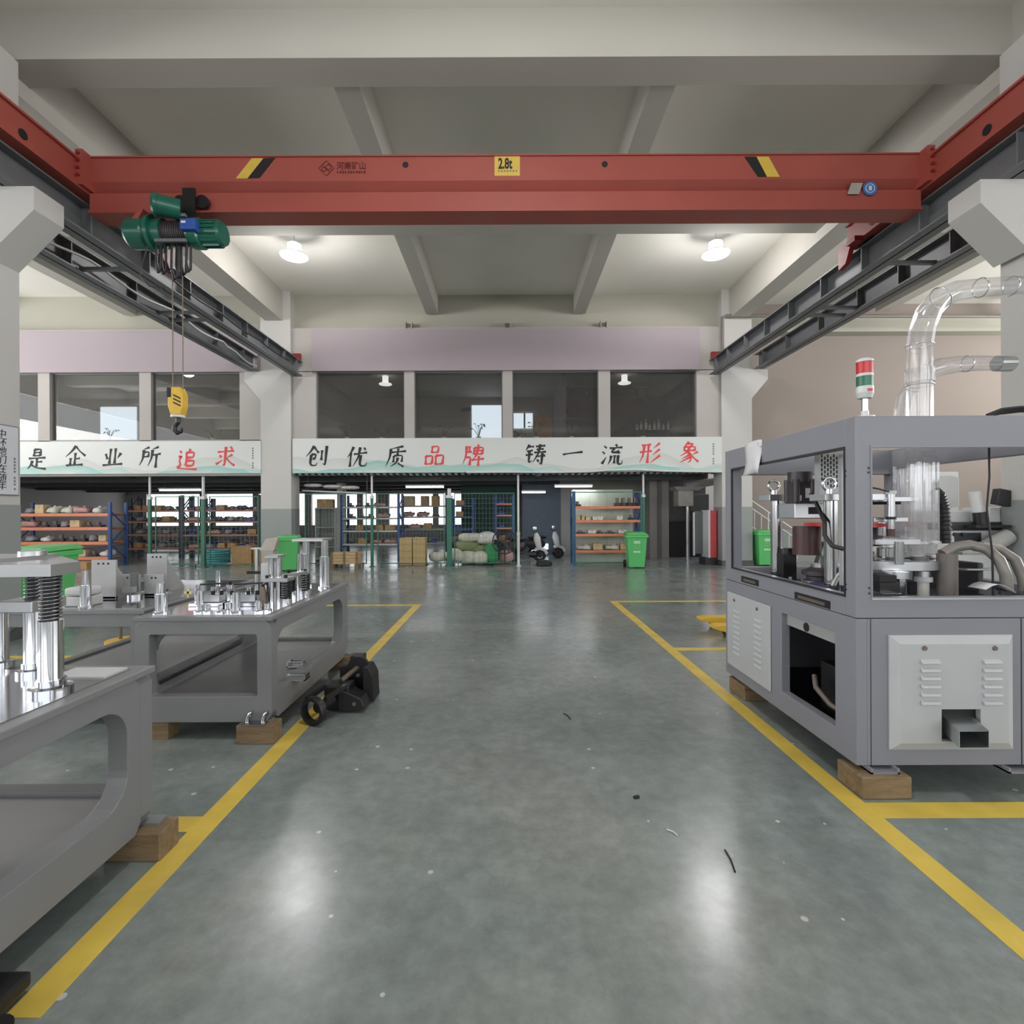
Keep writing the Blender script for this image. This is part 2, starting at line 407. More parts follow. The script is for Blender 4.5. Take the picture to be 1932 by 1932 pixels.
def banner_mat():
    m = bpy.data.materials.new('banner_print'); m.use_nodes = True; nt = m.node_tree; b = nt.nodes['Principled BSDF']; L = nt.links
    tc = nt.nodes.new('ShaderNodeTexCoord'); sp = nt.nodes.new('ShaderNodeSeparateXYZ'); L.new(tc.outputs['Object'], sp.inputs[0])
    def hill(scale, seed, lo, hi, soft):
        cb = nt.nodes.new('ShaderNodeCombineXYZ'); L.new(sp.outputs[0], cb.inputs[0]); cb.inputs[1].default_value = seed
        n = nt.nodes.new('ShaderNodeTexNoise'); n.inputs['Scale'].default_value = scale; n.inputs['Detail'].default_value = 2; L.new(cb.outputs[0], n.inputs['Vector'])
        mr = nt.nodes.new('ShaderNodeMapRange'); mr.inputs[1].default_value = 0.35; mr.inputs[2].default_value = 0.7; mr.inputs[3].default_value = lo; mr.inputs[4].default_value = hi; L.new(n.outputs['Fac'], mr.inputs[0])
        d = nt.nodes.new('ShaderNodeMath'); d.operation = 'SUBTRACT'; L.new(mr.outputs[0], d.inputs[0]); L.new(sp.outputs[2], d.inputs[1])
        up = nt.nodes.new('ShaderNodeMapRange'); up.inputs[1].default_value = 0.0; up.inputs[2].default_value = 0.015; up.inputs[3].default_value = 0; up.inputs[4].default_value = 1; L.new(d.outputs[0], up.inputs[0])
        dn = nt.nodes.new('ShaderNodeMapRange'); dn.inputs[1].default_value = 0.0; dn.inputs[2].default_value = soft; dn.inputs[3].default_value = 1; dn.inputs[4].default_value = 0; L.new(d.outputs[0], dn.inputs[0])
        k = nt.nodes.new('ShaderNodeMath'); k.operation = 'MULTIPLY'; L.new(up.outputs[0], k.inputs[0]); L.new(dn.outputs[0], k.inputs[1]); return k.outputs[0]
    cur = None; base = lin('#cdd0ce') + (1,)
    for sc, sd, lo, hi, so, colr, op in [(0.5, 3.0, 0.1, 0.55, 0.35, '#b9bab4', 0.6), (0.42, 9.0, -0.1, 0.42, 0.28, '#7fb9b0', 0.85), (0.8, 21.0, -0.05, 0.25, 0.2, '#8fc4c0', 0.7)]:
        h = hill(sc, sd, lo, hi, so)
        a = nt.nodes.new('ShaderNodeMath'); a.operation = 'MULTIPLY'; a.inputs[1].default_value = op; L.new(h, a.inputs[0])
        mx = nt.nodes.new('ShaderNodeMix'); mx.data_type = 'RGBA'; L.new(a.outputs[0], mx.inputs[0])
        if cur is None: mx.inputs[6].default_value = base
        else: L.new(cur, mx.inputs[6])
        mx.inputs[7].default_value = lin(colr) + (1,); cur = mx.outputs[2]
    L.new(cur, b.inputs['Base Color']); b.inputs['Roughness'].default_value = 0.55
    M['banner_print'] = m
banner_mat()
# ------------------------------------------------------------------ the building
YC = 14.9            # front face of the far columns
XI, XO = 6.27, 7.15  # inner and outer face of the column lines
ZC = 8.05; ZB = 7.42
XW = 20.0
struct(MB().box(-XW, XW, -12, 27.2, -0.2, 0).build('floor', 'polished_concrete', origin=(0, 0, 0)))
struct(MB().box(-XW, XW, -12, 16.2, ZC, ZC + 0.2).build('ceiling', 'ceiling_paint', origin=(0, 0, ZC)))
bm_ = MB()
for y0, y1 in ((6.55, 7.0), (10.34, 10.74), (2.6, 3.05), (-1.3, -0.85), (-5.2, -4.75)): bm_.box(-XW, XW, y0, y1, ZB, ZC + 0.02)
struct(bm_.build('trim_1', 'ceiling_paint_shaded', origin=(0, 0, ZB)))
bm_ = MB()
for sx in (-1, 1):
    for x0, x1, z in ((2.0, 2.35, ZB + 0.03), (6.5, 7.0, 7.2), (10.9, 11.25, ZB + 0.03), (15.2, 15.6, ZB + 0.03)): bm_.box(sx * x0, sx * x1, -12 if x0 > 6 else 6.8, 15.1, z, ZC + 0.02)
struct(bm_.build('trim_2', 'ceiling_paint_shaded', origin=(0, 0, ZB)))
# outer walls of the hall with their window bands (behind the camera and far to both sides)
def wall_band(name, axis, a0, a1, u0, u1, ztop, holes, z0, z1, m='wall_paint'):
    b = MB()
    def bx(ua, ub, za, zb):
        if ub - ua < 1e-4 or zb - za < 1e-4: return
        if axis == 'x': b.box(a0, a1, ua, ub, za, zb)
        else: b.box(ua, ub, a0, a1, za, zb)
    bx(u0, u1, 0, z0); bx(u0, u1, z1, ztop); cur = u0
    for h0, h1 in holes:
        bx(cur, h0, z0, z1); cur = h1
    bx(cur, u1, z0, z1)
    return struct(b.build(name, m))
wall_band('wall_rear', 'y', -12.2, -12, -XW, XW, ZC, [(-18, -10), (-8, 8), (10, 18)], 1.6, 6.8)
wall_band('wall_west', 'x', -XW - 0.2, -XW, -12, 27.2, ZC, [(-8, 14)], 2.6, 6.6)
wall_band('wall_east', 'x', XW, XW + 0.2, -12, 27.2, ZC, [(-8, 14)], 2.6, 6.6)
# far wall of the storage under the mezzanine, with tall window openings
holes = [(-19, -16.2), (-15.9, -13.4), (-13.1, -10.6), (-10.3, -7.9), (-7.6, -6.9), (-6.2, -3.9), (-3.6, -1.4)]
wall_band('wall_storage', 'y', 27, 27.2, -XW, XW, 3.6, holes, 0.95, 2.62, 'wall_paint')
# facade of the mezzanine: centre bay
Y0, Y1 = YC, YC + 0.35
def win(px0, px1): return XP(px0, YC, 760), XP(px1, YC, 760)
cw = [win(595, 762), win(781, 948), win(967, 1130), win(1152, 1316)]
ZW0, ZW1 = 3.74, 5.72
fb = MB()
xs = [-XI] + [v for w in cw for v in w] + [XI]
for i in range(0, len(xs), 2): fb.box(xs[i], xs[i + 1], Y0 + 0.06, Y1, ZW0 - 0.02, ZW1 + 0.02)
fb.box(-XI, XI, Y0 + 0.06, Y1, 2.76, ZW0)
fb.box(-XI, XI, Y0 + 0.06, Y1, ZW1, 7.0)
struct(fb.build('wall_mezzanine_centre', 'wall_paint'))
struct(MB().box(-XI, XI, Y0 + 0.3, Y1 + 0.15, 6.95, ZC).build('wall_upper_centre', 'cream_paint'))
struct(MB().box(XP(590, YC), XP(1321, YC), Y0 - 0.03, Y0 + 0.1, ZW1, 6.94).build('trim_3', 'pink_paint'))
# facade, bay beyond the near column (west)
lw = [(-19.5, -17.0), (-15.9, -14.0)] + [(XP(-60, YC, 760), XP(68, YC, 760)), (XP(90, YC, 760), XP(260, YC, 760)), (XP(282, YC, 760), XP(450, YC, 760))]
lw = lw[2:]
fb = MB(); xs = [-XW] + [v for w in lw for v in w] + [-XO]
for i in range(0, len(xs), 2): fb.box(xs[i], xs[i + 1], Y0 + 0.06, Y1, ZW0 - 0.02, ZW1 + 0.02)
fb.box(-XW, -XO, Y0 + 0.06, Y1, 2.70, ZW0); fb.box(-XW, -XO, Y0 + 0.06, Y1, ZW1, 6.98)
struct(fb.build('wall_mezzanine_west', 'wall_paint'))
struct(MB().box(-XW, -XO, Y0 + 0.3, Y1 + 0.15, 6.9, ZC).build('wall_upper_west', 'cream_paint'))
struct(MB().box(-XW, XP(487, YC), Y0 - 0.0, Y0 + 0.1, ZW1, 6.90).build('trim_4', 'pink_paint'))
# panes
for k, (a, b) in enumerate(cw + lw):
    w = MB().box(a - 0.01, b + 0.01, Y0 + 0.17, Y0 + 0.18, ZW0, ZW1).build('window_%d' % (k + 1), 'window_glass'); struct(w)
    fr = MB().holeplate('y', Y0 + 0.15, Y0 + 0.2, (a - 0.005, b + 0.005, ZW0 - 0.01, ZW1 + 0.01), (a + 0.03, b - 0.03, ZW0 + 0.03, ZW1 - 0.03), 0.0, 2).build('frame', 'steel_grey', w)
# small brackets on top of the pink fascia
for px, py in ((770, 609), (957, 607), (1140, 615)):
    p = P(px, py + 9, YC - 0.01)
    b = MB(); b.box(p.x - 0.10, p.x - 0.075, YC + 0.0, YC + 0.25, 6.94, 7.18).box(p.x + 0.075, p.x + 0.1, YC, YC + 0.25, 6.94, 7.18).box(p.x - 0.1, p.x + 0.1, YC + 0.22, YC + 0.25, 6.94, 7.18)
    tag(b.build('wall_bracket', 'sticker_grey'), {770: 'small metal bracket on the pink fascia above the first office window', 957: 'taller metal bracket over the middle of the pink fascia', 1140: 'low metal bracket on the pink fascia above the track lights'}[px], 'bracket')
# mezzanine deck, its rooms
struct(MB().box(-XW, XO - 0.62, YC + 0.3, 27.2, 3.05, 3.5).build('floor_mezzanine', 'mezz_soffit', origin=(0, 20, 3.0)))
b = MB()
for y in (16.6, 19.2, 21.8, 24.4): b.box(-XW, XO - 0.62, y, y + 0.2, 2.62, 3.06)
for x in (-17, -12.2, -9.3, -3.9, 0.9, 4.2): b.box(x, x + 0.16, YC + 0.3, 27, 2.74, 3.06)
struct(b.build('trim_5', 'mezz_soffit', origin=(0, 20, 2.7)))
b = MB()
for i in range(66): b.box(-XI + i * 0.19, -XI + i * 0.19 + 0.09, YC + 0.04, YC + 0.34, 2.70, 2.76)
struct(b.build('trim_6', 'steel_grey'))
b = MB().box(-XW, XO - 0.62, 20.6, 20.8, 3.5, 6.4); struct(b.build('wall_office_back', 'room_wall'))
struct(MB().box(-XW, XO - 0.62, Y1, 20.8, 6.2, 6.4).build('ceiling_office', 'room_wall', origin=(0, 18, 6.2)))
pX = XP(1056, 18.0)
struct(MB().box(pX, pX + 0.12, 17.0, 20.6, 3.5, 6.2).build('wall_office_partition', 'room_dark'))
struct(MB().box(pX, XI, 20.45, 20.6, 3.5, 6.2).build('wall_office_dark', 'room_dark'))
struct(MB().box(XI, XI + 0.2, Y1, 20.6, 3.5, 6.2).build('wall_office_east', 'room_dark'))
struct(MB().box(-XO, -XI, Y1 + 0.4, 20.6, 3.5, 6.2).build('wall_office_between', 'room_wall'))
def bright(n, px0, px1, py0, Y, z0=3.5, m='bright_opening'):
    a, c = P(px0, py0, Y), P(px1, py0, Y)
    return struct(MB().box(a.x, c.x, Y - 0.02, Y, z0, a.z).build('door_%d' % n, m))
bright(1, 890, 948, 765, 20.58); bright(2, 190, 258, 768, 20.58)
a = P(966, 780, 20.55); c = P(1005, 808, 20.55)
w = struct(MB().box(a.x, c.x, 20.53, 20.57, c.z, a.z).build('window_20', 'bright_opening'))
MB().box((a.x + c.x) / 2 + 0.05, (a.x + c.x) / 2 + 0.12, 20.5, 20.53, c.z, a.z).build('frame', 'room_dark', w)
a = P(1006, 786, 20.55); c = P(1042, 826, 20.55)
struct(MB().box(a.x, c.x, 20.52, 20.58, 3.5, a.z).build('door_3', 'orange_door'))
# columns, dado, skirting, corbels
def column(n, x0, x1, y0, y1, ztop, dado=1.72):
    o = struct(MB().box(x0, x1, y0, y1, dado, ztop).build('column_%d' % n, 'column_paint'))
    MB().box(x0 - 0.004, x1 + 0.004, y0 - 0.004, y1 + 0.004, 0, dado).build('dado', 'dado_paint', o)
    MB().box(x0 - 0.02, x1 + 0.02, y0 - 0.02, y1 + 0.02, 0, 0.16).build('skirting', 'dark_skirting', o)
    return o
ZR1 = 5.56; ZR2 = 5.72
def corbel(o, xin, xtip, y0, y1, zt):
    MB().prism([(xin, zt), (xtip, zt), (xtip, zt - 0.28), (xin, zt - 0.85)], 'y', y0, y1).build('corbel', 'column_paint', o)
for n, (sx, y0, y1) in enumerate(((-1, YC, YC + 0.6), (1, YC, YC + 0.6), (-1, 6.2, 6.6), (1, 6.15, 6.58)), 1):
    xi = 6.36 if n == 4 else XI; xa, xb = sorted((sx * xi, sx * XO)); o = column(n, xa, xb, y0, y1, ZB + 0.01 if y0 < 10 else ZC)
    if y0 < 10:
        corbel(o, sx * XI, sx * (XI - 0.58), y0 - 0.02, y1, ZR1); corbel(o, sx * XO, sx * (XO + 0.5), y0, y1, ZR2)
    else:
        corbel(o, sx * XO, sx * (XO + 0.48), y0 + 0.02, y1, ZR2)
        if sx < 0: pass
# east bay: far wall, ledge, pipe
struct(MB().box(XO - 0.6, XW, 16.0, 16.2, 0, ZC).build('wall_east_bay', 'beige_paint'))
struct(MB().box(XO, XW, 15.6, 16.0, 7.05, 7.5).build('trim_7', 'cream_paint'))
struct(MB().box(XO, XW, 15.97, 16.0, 0, 1.0).build('trim_8', 'dado_paint'))
# painted floor lines
YL = MB(); e = 0.002
for nm, pts in (('marking_aisle_west', [(-1.61, 1.625, -1.49, 8.9)]), ('marking_aisle_east', [(1.83, 1.2, 1.95, 9.15)]), ('marking_far_west', [(-4.2, 8.78, -1.61, 8.9)]), ('marking_bay_west', [(-1.95, 2.57, -1.61, 2.70)]),
                ('marking_mid_west', [(-6.5, 5.66, -1.61, 5.78)]), ('marking_far_east', [(1.95, 9.03, 6.0, 9.15)]), ('marking_mid_east', [(1.95, 5.88, 5.8, 6.0)]), ('marking_near_east', [(1.95, 2.66, 5.0, 2.80)])):
    b = MB()
    for x0, y0, x1, y1 in pts: b.box(x0, x1, y0, y1, 0.0, e)
    struct(b.build('floor_' + nm, 'line_yellow'))
# ------------------------------------------------------------------ overhead crane
RX0, RX1 = 5.9, 6.2
def ibeam(b, x0, x1, z0, z1, y0, y1, t=0.022):
    xm = (x0 + x1) / 2
    b.box(x0, x1, y0, y1, z0, z0 + t).box(x0, x1, y0, y1, z1 - t, z1).box(xm - 0.012, xm + 0.012, y0, y1, z0, z1)
    return b
def runway(sx, x0, x1, z0, z1, y0, y1, label, ys, rail=True):
    t = thing('crane_runway_beam', label, 'crane rail', (sx * (x0 + x1) / 2, y0, z0))
    ibeam(MB(), *sorted((sx * x0, sx * x1)), z0, z1, y0, y1).build('i_beam', 'steel_grey', t)
    for y in ys:
        MB().box(*sorted((sx * x0 + sx * 0.01, sx * x1 - sx * 0.01)), y, y + 0.02, z0 + 0.02, z1 - 0.02).build('stiffener', 'steel_grey', t)
    if rail:
        xm = sx * (x0 + x1) / 2
        MB().box(xm - 0.03, xm + 0.03, y0, y1, z1, z1 + 0.045).build('rail', 'rope_steel', t)
        MB().box(xm - 0.12, xm + 0.12, y1 - 0.1, y1 - 0.02, z1 + 0.0, z1 + 0.22).build('end_stop', 'crane_red_dark', t)
    return t
st = [y for y in (7.3, 8.5, 9.6, 10.7, 11.7, 12.7, 13.7, 14.5, 4.5, 5.9)]
tw = runway(-1, RX0, RX1, ZR1, 5.98, -8, YC - 0.04, 'long grey crane runway beam over the worktables, carrying the hoist end', st)
te = runway(1, RX0, RX1, ZR1, 5.98, -8, YC - 0.04, 'long grey crane runway beam above the forming machine, by the clear pipes', st)
tw2 = runway(-1, 7.2, 7.5, ZR2, 6.14, 7.05, YC - 0.04, 'outer grey beam with a pale cable strung along its web', [8.5, 10, 11.4, 12.8, 14.1], False)
te2 = runway(1, 7.2, 7.5, ZR2, 6.14, 7.0, YC - 0.04, 'outer grey beam beyond the tall clear pipe, ending at the beige wall', [8.3, 9.4, 10.5, 11.8, 13.2, 14.4], False)
# cable along the outer west beam
pts = []
for i in range(40):
    y = 7.3 + 7.4 * i / 39; pts.append((-7.17 + 0.01 * math.sin(i), y, 5.92 - 0.05 * math.sin(i * 0.55) - (0.08 if i > 30 else 0)))
tag(MB().tube(pts, 0.022, 6).build('power_cable', 'white_plastic'), 'pale sagging power cable clipped along the outer west beam', 'cable')
# ties
for sx, ys in ((-1, (8.7, 10.6, 11.0)), (1, (8.6, 10.5, 10.9))):
    for i, y in enumerate(ys):
        b = MB().box(*sorted((sx * 6.1, sx * 7.25)), y, y + 0.06, ZR2 + 0.02, ZR2 + 0.08)
        w = 'over the worktables' if sx < 0 else 'above the forming machine'
        tag(b.build('tie_bar', 'steel_grey'), ['nearest', 'middle', 'furthest'][i] + ' steel tie joining the paired crane beams ' + w, 'tie bar')
# conductor line along west runway
b = MB().tube([(-6.26, y, 6.06) for y in (6.0, 10, 14.8)], 0.016, 6)
tag(b.build('conductor_line', 'signal_red'), 'thin red conductor line along the top of the runway beam', 'conductor')
b = MB().tube([(-5.86, 9.0 + i * 0.4, 5.72 - 0.05 * abs(math.sin(i * 0.8))) for i in range(13)], 0.016, 6)
tag(b.build('control_cable', 'cable_black'), 'dark cable looping along the web of the runway beam', 'cable')

crane = thing('bridge_crane', 'red overhead bridge crane spanning the aisle below the ceiling', 'crane', (0, 7.25, 5.6))
prof = [(7.1, 6.54), (7.1, 6.2), (7.22, 6.07), (7.12, 6.055), (7.12, 5.80), (7.08, 5.79), (7.08, 5.765), (7.42, 5.765), (7.42, 5.79), (7.38, 5.8), (7.38, 6.055), (7.28, 6.07), (7.4, 6.2), (7.4, 6.54)]
g = MB().prism(prof, 'x', -5.78, 5.78).box(-5.78, 5.78, 7.08, 7.42, 6.53, 6.55).build('girder', 'crane_red', crane)
for sx in (-1, 1):
    c = MB().box(*sorted((sx * 5.84, sx * 6.22)), 5.0, 8.75, 6.06, 6.44).box(*sorted((sx * 5.8, sx * 6.24)), 5.0, 8.75, 6.43, 6.46).box(*sorted((sx * 5.8, sx * 6.24)), 5.0, 8.75, 6.05, 6.075)
    c = c.build('end_carriage', 'crane_red', crane)
    MB().box(*sorted((sx * 5.74, sx * 5.84)), 6.95, 7.55, 6.08, 6.56).build('joint_plate', 'crane_red', crane)
    bb = MB()
    for yb in (6.94, 7.56):
        for z in (6.2, 6.3, 6.4, 6.5): bb.cyl((sx * 5.79, yb - 0.02, z), (sx * 5.79, yb + 0.02, z), 0.02, n=8)
    bb.build('joint_bolts', 'crane_red_dark', crane)
    for y in (5.5, 8.4):
        MB().cyl((sx * 5.95, y, 6.15), (sx * 6.15, y, 6.15), 0.15, n=20).build('wheel', 'black_paint', crane)
    for y in (6.2, 7.9, 8.15):
        MB().cyl((sx * 5.832, y, 6.2), (sx * 5.842, y, 6.2), 0.06, n=14).build('access_hole', 'matte_black', c)
    MB().prism([(8.45, 6.08), (8.8, 6.08), (8.8, 5.72), (8.62, 5.76)], 'x', *sorted((sx * 5.72, sx * 5.80))).box(*sorted((sx * 5.66, sx * 5.8)), 8.3, 8.5, 5.98, 6.06).build('rail_guard', 'crane_red_dark', crane)
    MB().cyl((sx * 5.7, 7.95, 6.38), (sx * 5.7, 8.3, 6.38), 0.07, n=14).box(*sorted((sx * 5.7, sx * 5.85)), 8.0, 8.2, 6.3, 6.44).build('drive_motor', 'black_paint', crane)
# markings on the girder
YG = 7.1
def on_girder(px, py): return P(px, py, YG)
def quad_plate(b, pxs, y0=YG - 0.004, y1=YG + 0.001):
    pl = [on_girder(*q) for q in pxs]; b.prism([(p.x, p.z) for p in pl], 'y', y0, y1)
    return b
quad_plate(MB(), [(445, 337), (467, 337), (497, 299), (475, 299)]).build('yellow_stripe', 'sign_yellow', crane)
quad_plate(MB(), [(467, 337), (490, 336), (520, 298), (497, 299)]).build('black_stripe', 'matte_black', crane)
quad_plate(MB(), [(1447, 334), (1471, 334), (1450, 296), (1427, 296)]).build('yellow_stripe', 'sign_yellow', crane)
quad_plate(MB(), [(1430, 334), (1447, 334), (1427, 296), (1404, 296)]).build('black_stripe', 'matte_black', crane)
pl = quad_plate(MB(), [(933, 332), (981, 332), (981, 295), (933, 295)]).build('rating_plate', 'sign_yellow', crane)
p = on_girder(951, 310); text_mesh('2.8t', 0.2, 'ink_black', pl, (p.x + 0.015, YG - 0.005, p.z), bold=0.006, sx=0.62)
p = on_girder(957, 323); b = MB()
for k in range(7): b.box(p.x - 0.125 + k * 0.04, p.x - 0.125 + k * 0.04 + 0.022, YG - 0.006, YG - 0.003, p.z - 0.01 - (k % 2) * 0.004, p.z + 0.012)
b.build('small_print', 'ink_grey', pl)
lg = MB()
c = on_girder(616, 318)
for k in range(4):
    a0 = k * PI / 2; a1 = a0 + PI / 2; r = 0.105
    lg.bar((c.x + r * math.cos(a0), YG - 0.002, c.z + r * math.sin(a0)), (c.x + r * math.cos(a1), YG - 0.002, c.z + r * math.sin(a1)), 0.013, 0.004)
lg.bar((c.x - 0.05, YG - 0.002, c.z + 0.05), (c.x + 0.02, YG - 0.002, c.z - 0.03), 0.012, 0.004).bar((c.x + 0.02, YG - 0.002, c.z - 0.03), (c.x + 0.05, YG - 0.002, c.z - 0.05), 0.012, 0.004)
lg.torus((c.x - 0.035, YG - 0.002, c.z - 0.01), (0, 1, 0), 0.03, 0.005, 16, 4).torus((c.x + 0.03, YG - 0.002, c.z + 0.02), (0, 1, 0), 0.035, 0.005, 16, 4)
lg.build('emblem', 'dark_red_ink', crane)
p = on_girder(663, 314); text_mesh('河南矿山', 0.115, 'dark_red_ink', crane, (p.x, YG - 0.002, p.z), 'emblem_lettering', sx=0.9, bold=0.001)
p = on_girder(663, 325); b = MB()
for k in range(11): b.box(p.x - 0.20 + k * 0.037, p.x - 0.20 + k * 0.037 + (0.026 if k % 3 else 0.018), YG - 0.003, YG + 0.0, p.z - 0.016, p.z + 0.016)
b.build('emblem_small_print', 'dark_red_ink', crane)
for px, py in ((765, 311), (1141, 310)):
    p = on_girder(px, py); MB().cyl((p.x, YG - 0.004, p.z), (p.x, YG + 0.001, p.z), 0.042, n=18).build('girder_hole', 'matte_black', crane)
quad_plate(MB(), [(1598, 367), (1620, 367), (1627, 346), (1606, 346)], 7.09, 7.101).build('inspection_sticker', 'sticker_grey', crane)
p = on_girder(1641, 356); MB().cyl((p.x, 7.09, p.z), (p.x, 7.101, p.z), 0.095, n=24).build('round_sticker', 'sign_blue', crane)
MB().torus((p.x, 7.089, p.z), (0, 1, 0), 0.06, 0.006, 20, 4).box(p.x - 0.02, p.x + 0.02, 7.086, 7.09, p.z - 0.03, p.z + 0.03).build('round_sticker_mark', 'panel_white', crane)

# hoist
hc = P(330, 448, 7.1)
h = thing('electric_hoist', 'dark green electric wire rope hoist hung under the red girder', 'hoist', (hc.x, 7.1, 5.2))
YH = 7.0
def H(px, py, Y=YH): return P(px, py, Y)
a = H(262, 442); b_ = H(300, 446)
MB().lathe([(0.0, 0), (0.17, 0.0), (0.2, 0.04), (0.2, 0.24), (0.17, 0.28), (0, 0.28)], (a.x - 0.12, YH, a.z), (1, 0, 0), 24).build('gearbox', 'hoist_green', h)
MB().lathe([(0.19, 0), (0.24, 0.0), (0.24, 0.05), (0.19, 0.05)], (a.x + 0.2, YH, a.z), (1, 0, 0), 24).lathe([(0.0, 0), (0.19, 0.0), (0.19, 0.14), (0, 0.14)], (a.x + 0.24, YH, a.z), (1, 0, 0), 24).build('drum_flange', 'hoist_green', h)
x0 = a.x + 0.36; x1 = H(362, 446).x
dm = MB().cyl((x0, YH, a.z), (x1, YH, a.z), 0.15, n=24)
for i in range(12):
    xx = x0 + (x1 - x0) * (i + 0.5) / 12; dm.torus((xx, YH, a.z), (1, 0, 0), 0.152, 0.011, 20, 5)
dm.build('rope_drum', 'motor_dark', h)
MB().box(x0 - 0.02, x1 + 0.03, YH - 0.2, YH - 0.15, a.z + 0.13, a.z + 0.17).box(x0 - 0.02, x1 + 0.03, YH + 0.15, YH + 0.2, a.z + 0.13, a.z + 0.17).box(x0 - 0.02, x1 + 0.03, YH - 0.19, YH - 0.15, a.z - 0.2, a.z - 0.16).build('guide_rail', 'steel_grey', h)
c = H(388, 446)
MB().lathe([(0, 0), (0.19, 0), (0.2, 0.03), (0.2, 0.14), (0.165, 0.16), (0.165, 0.40), (0.15, 0.44), (0, 0.44)], (x1, YH, a.z), (1, 0, 0), 24).build('lift_motor', 'hoist_green', h)
fm = MB()
for i in range(14):
    an = 2 * PI * i / 14; fm.cbox((x1 + 0.28, YH + 0.17 * math.cos(an), a.z + 0.17 * math.sin(an)), (0.22, 0.012, 0.03), (-an + PI / 2 + PI, 0, 0))
fm.build('cooling_fins', 'hoist_green', h)
q = H(352, 427, 6.8)
MB().cbox((q.x + 0.05, 6.8, q.z), (0.2, 0.14, 0.14)).build('control_box', 'hoist_blue', h, 0.01)
MB().cbox((q.x - 0.0, 6.728, q.z + 0.02), (0.06, 0.004, 0.03)).build('control_label', 'panel_white', h)
m0 = H(290, 384, 6.72); m1 = H(345, 400, 6.9)
MB().cyl((m0.x, 6.72, m0.z), (m1.x, 6.86, m1.z), 0.13, n=20).lathe([(0, -0.03), (0.10, -0.03), (0.14, 0.0), (0.14, 0.04), (0.12, 0.05)], (m0.x, 6.72, m0.z), (m1.x - m0.x, 0.14, m1.z - m0.z), 20).build('trolley_motor', 'hoist_green', h)
tb = MB()
for yy in (6.98, 7.5):
    tb.box(m1.x - 0.05, m1.x + 0.12, yy - 0.015, yy + 0.015, 5.62, 6.03)
tb.box(m1.x - 0.15, m1.x + 0.2, 6.98, 7.5, 5.5, 5.62)
tb.build('trolley_frame', 'black_paint', h)
for xx in (m1.x - 0.12, m1.x + 0.18):
    MB().cyl((xx, 7.02, 5.88), (xx, 7.08, 5.88), 0.09, n=18).build('trolley_wheel', 'black_paint', h)
MB().prism([(H(255, 425).x, 5.47), (H(275, 400).x, 5.66), (H(285, 404).x, 5.68), (H(268, 425).x, 5.45)], 'y', 6.85, 6.95).build('limit_arm', 'crane_red', h)
random.seed(4)
for i in range(7):
    px = 296 + i * 9.5; p0 = H(px, 468, 6.9 + 0.05 * (i % 3)); d = 0.30 + 0.14 * random.random()
    w = 0.04 + 0.04 * random.random()
    MB().tube([(p0.x, p0.y, p0.z + 0.05), (p0.x - 0.01, p0.y, p0.z - d * 0.6), (p0.x + w * 0.4, p0.y, p0.z - d), (p0.x + w, p0.y, p0.z - d * 0.9), (p0.x + w * 1.2, p0.y, p0.z - d * 0.4), (p0.x + w * 1.2, p0.y, p0.z + 0.02)], 0.016, 6).build('cable_loop', 'cable_black', h)
p0 = H(285, 475); MB().tube([(p0.x + 0.03, 6.9, p0.z + .05), (p0.x - 0.05, 6.9, p0.z - 0.2), (p0.x - 0.08, 6.9, p0.z - 0.38), (p0.x + 0.05, 6.9, p0.z - 0.52), (p0.x + 0.25, 6.9, p0.z - 0.55)], 0.009, 5).build('cable_loop', 'cable_black', h)
zt = ZP(337, 735, YH)
for px in (326, 345):
    x = XP(px, YH, 650); MB().cyl((x, YH, zt), (x, YH, a.z), 0.008, n=6).build('wire_rope', 'rope_steel', h)
hb = thing('hook_block', 'yellow hook block with black stripes hanging from the hoist ropes', 'hook', (XP(336, YH), YH, 2.7))
hx = XP(336, YH, 760)
z0, z1 = ZP(336, 784, YH), ZP(336, 732, YH)
MB().prism([(hx - 0.065, z0), (hx + 0.065, z0), (hx + 0.10, z0 + 0.12), (hx + 0.10, z1 - 0.09), (hx + 0.06, z1), (hx - 0.07, z1), (hx - 0.10, z1 - 0.04), (hx - 0.10, z0 + 0.12)], 'y', YH - 0.07, YH + 0.07).build('housing', 'yellow_paint', hb, 0.015)
sb = MB()
for k in range(3):
    zc = z1 - 0.10 - k * 0.05; sb.prism([(hx - 0.02, zc), (hx + 0.08, zc - 0.05), (hx + 0.08, zc - 0.07), (hx - 0.02, zc - 0.02)], 'y', YH - 0.074, YH - 0.07)
sb.build('hazard_stripes', 'matte_black', hb)
MB().box(hx - 0.105, hx - 0.05, YH - 0.073, YH + 0.073, z1 - 0.14, z1 - 0.01).build('sheave_slot', 'matte_black', hb)
MB().cyl((hx, YH, z0 - 0.03), (hx, YH, z0), 0.09, n=18).build('collar', 'panel_white', hb)
MB().cyl((hx, YH, z0 - 0.10), (hx, YH, z0 - 0.02), 0.03, n=12).tube([(hx, YH, z0 - 0.09), (hx - 0.045, YH, z0 - 0.14), (hx - 0.05, YH, z0 - 0.19), (hx - 0.01, YH, z0 - 0.24), (hx + 0.045, YH, z0 - 0.22), (hx + 0.055, YH, z0 - 0.17)], [0.03, 0.032, 0.034, 0.03, 0.022, 0.01], 10).build('hook', 'black_paint', hb)

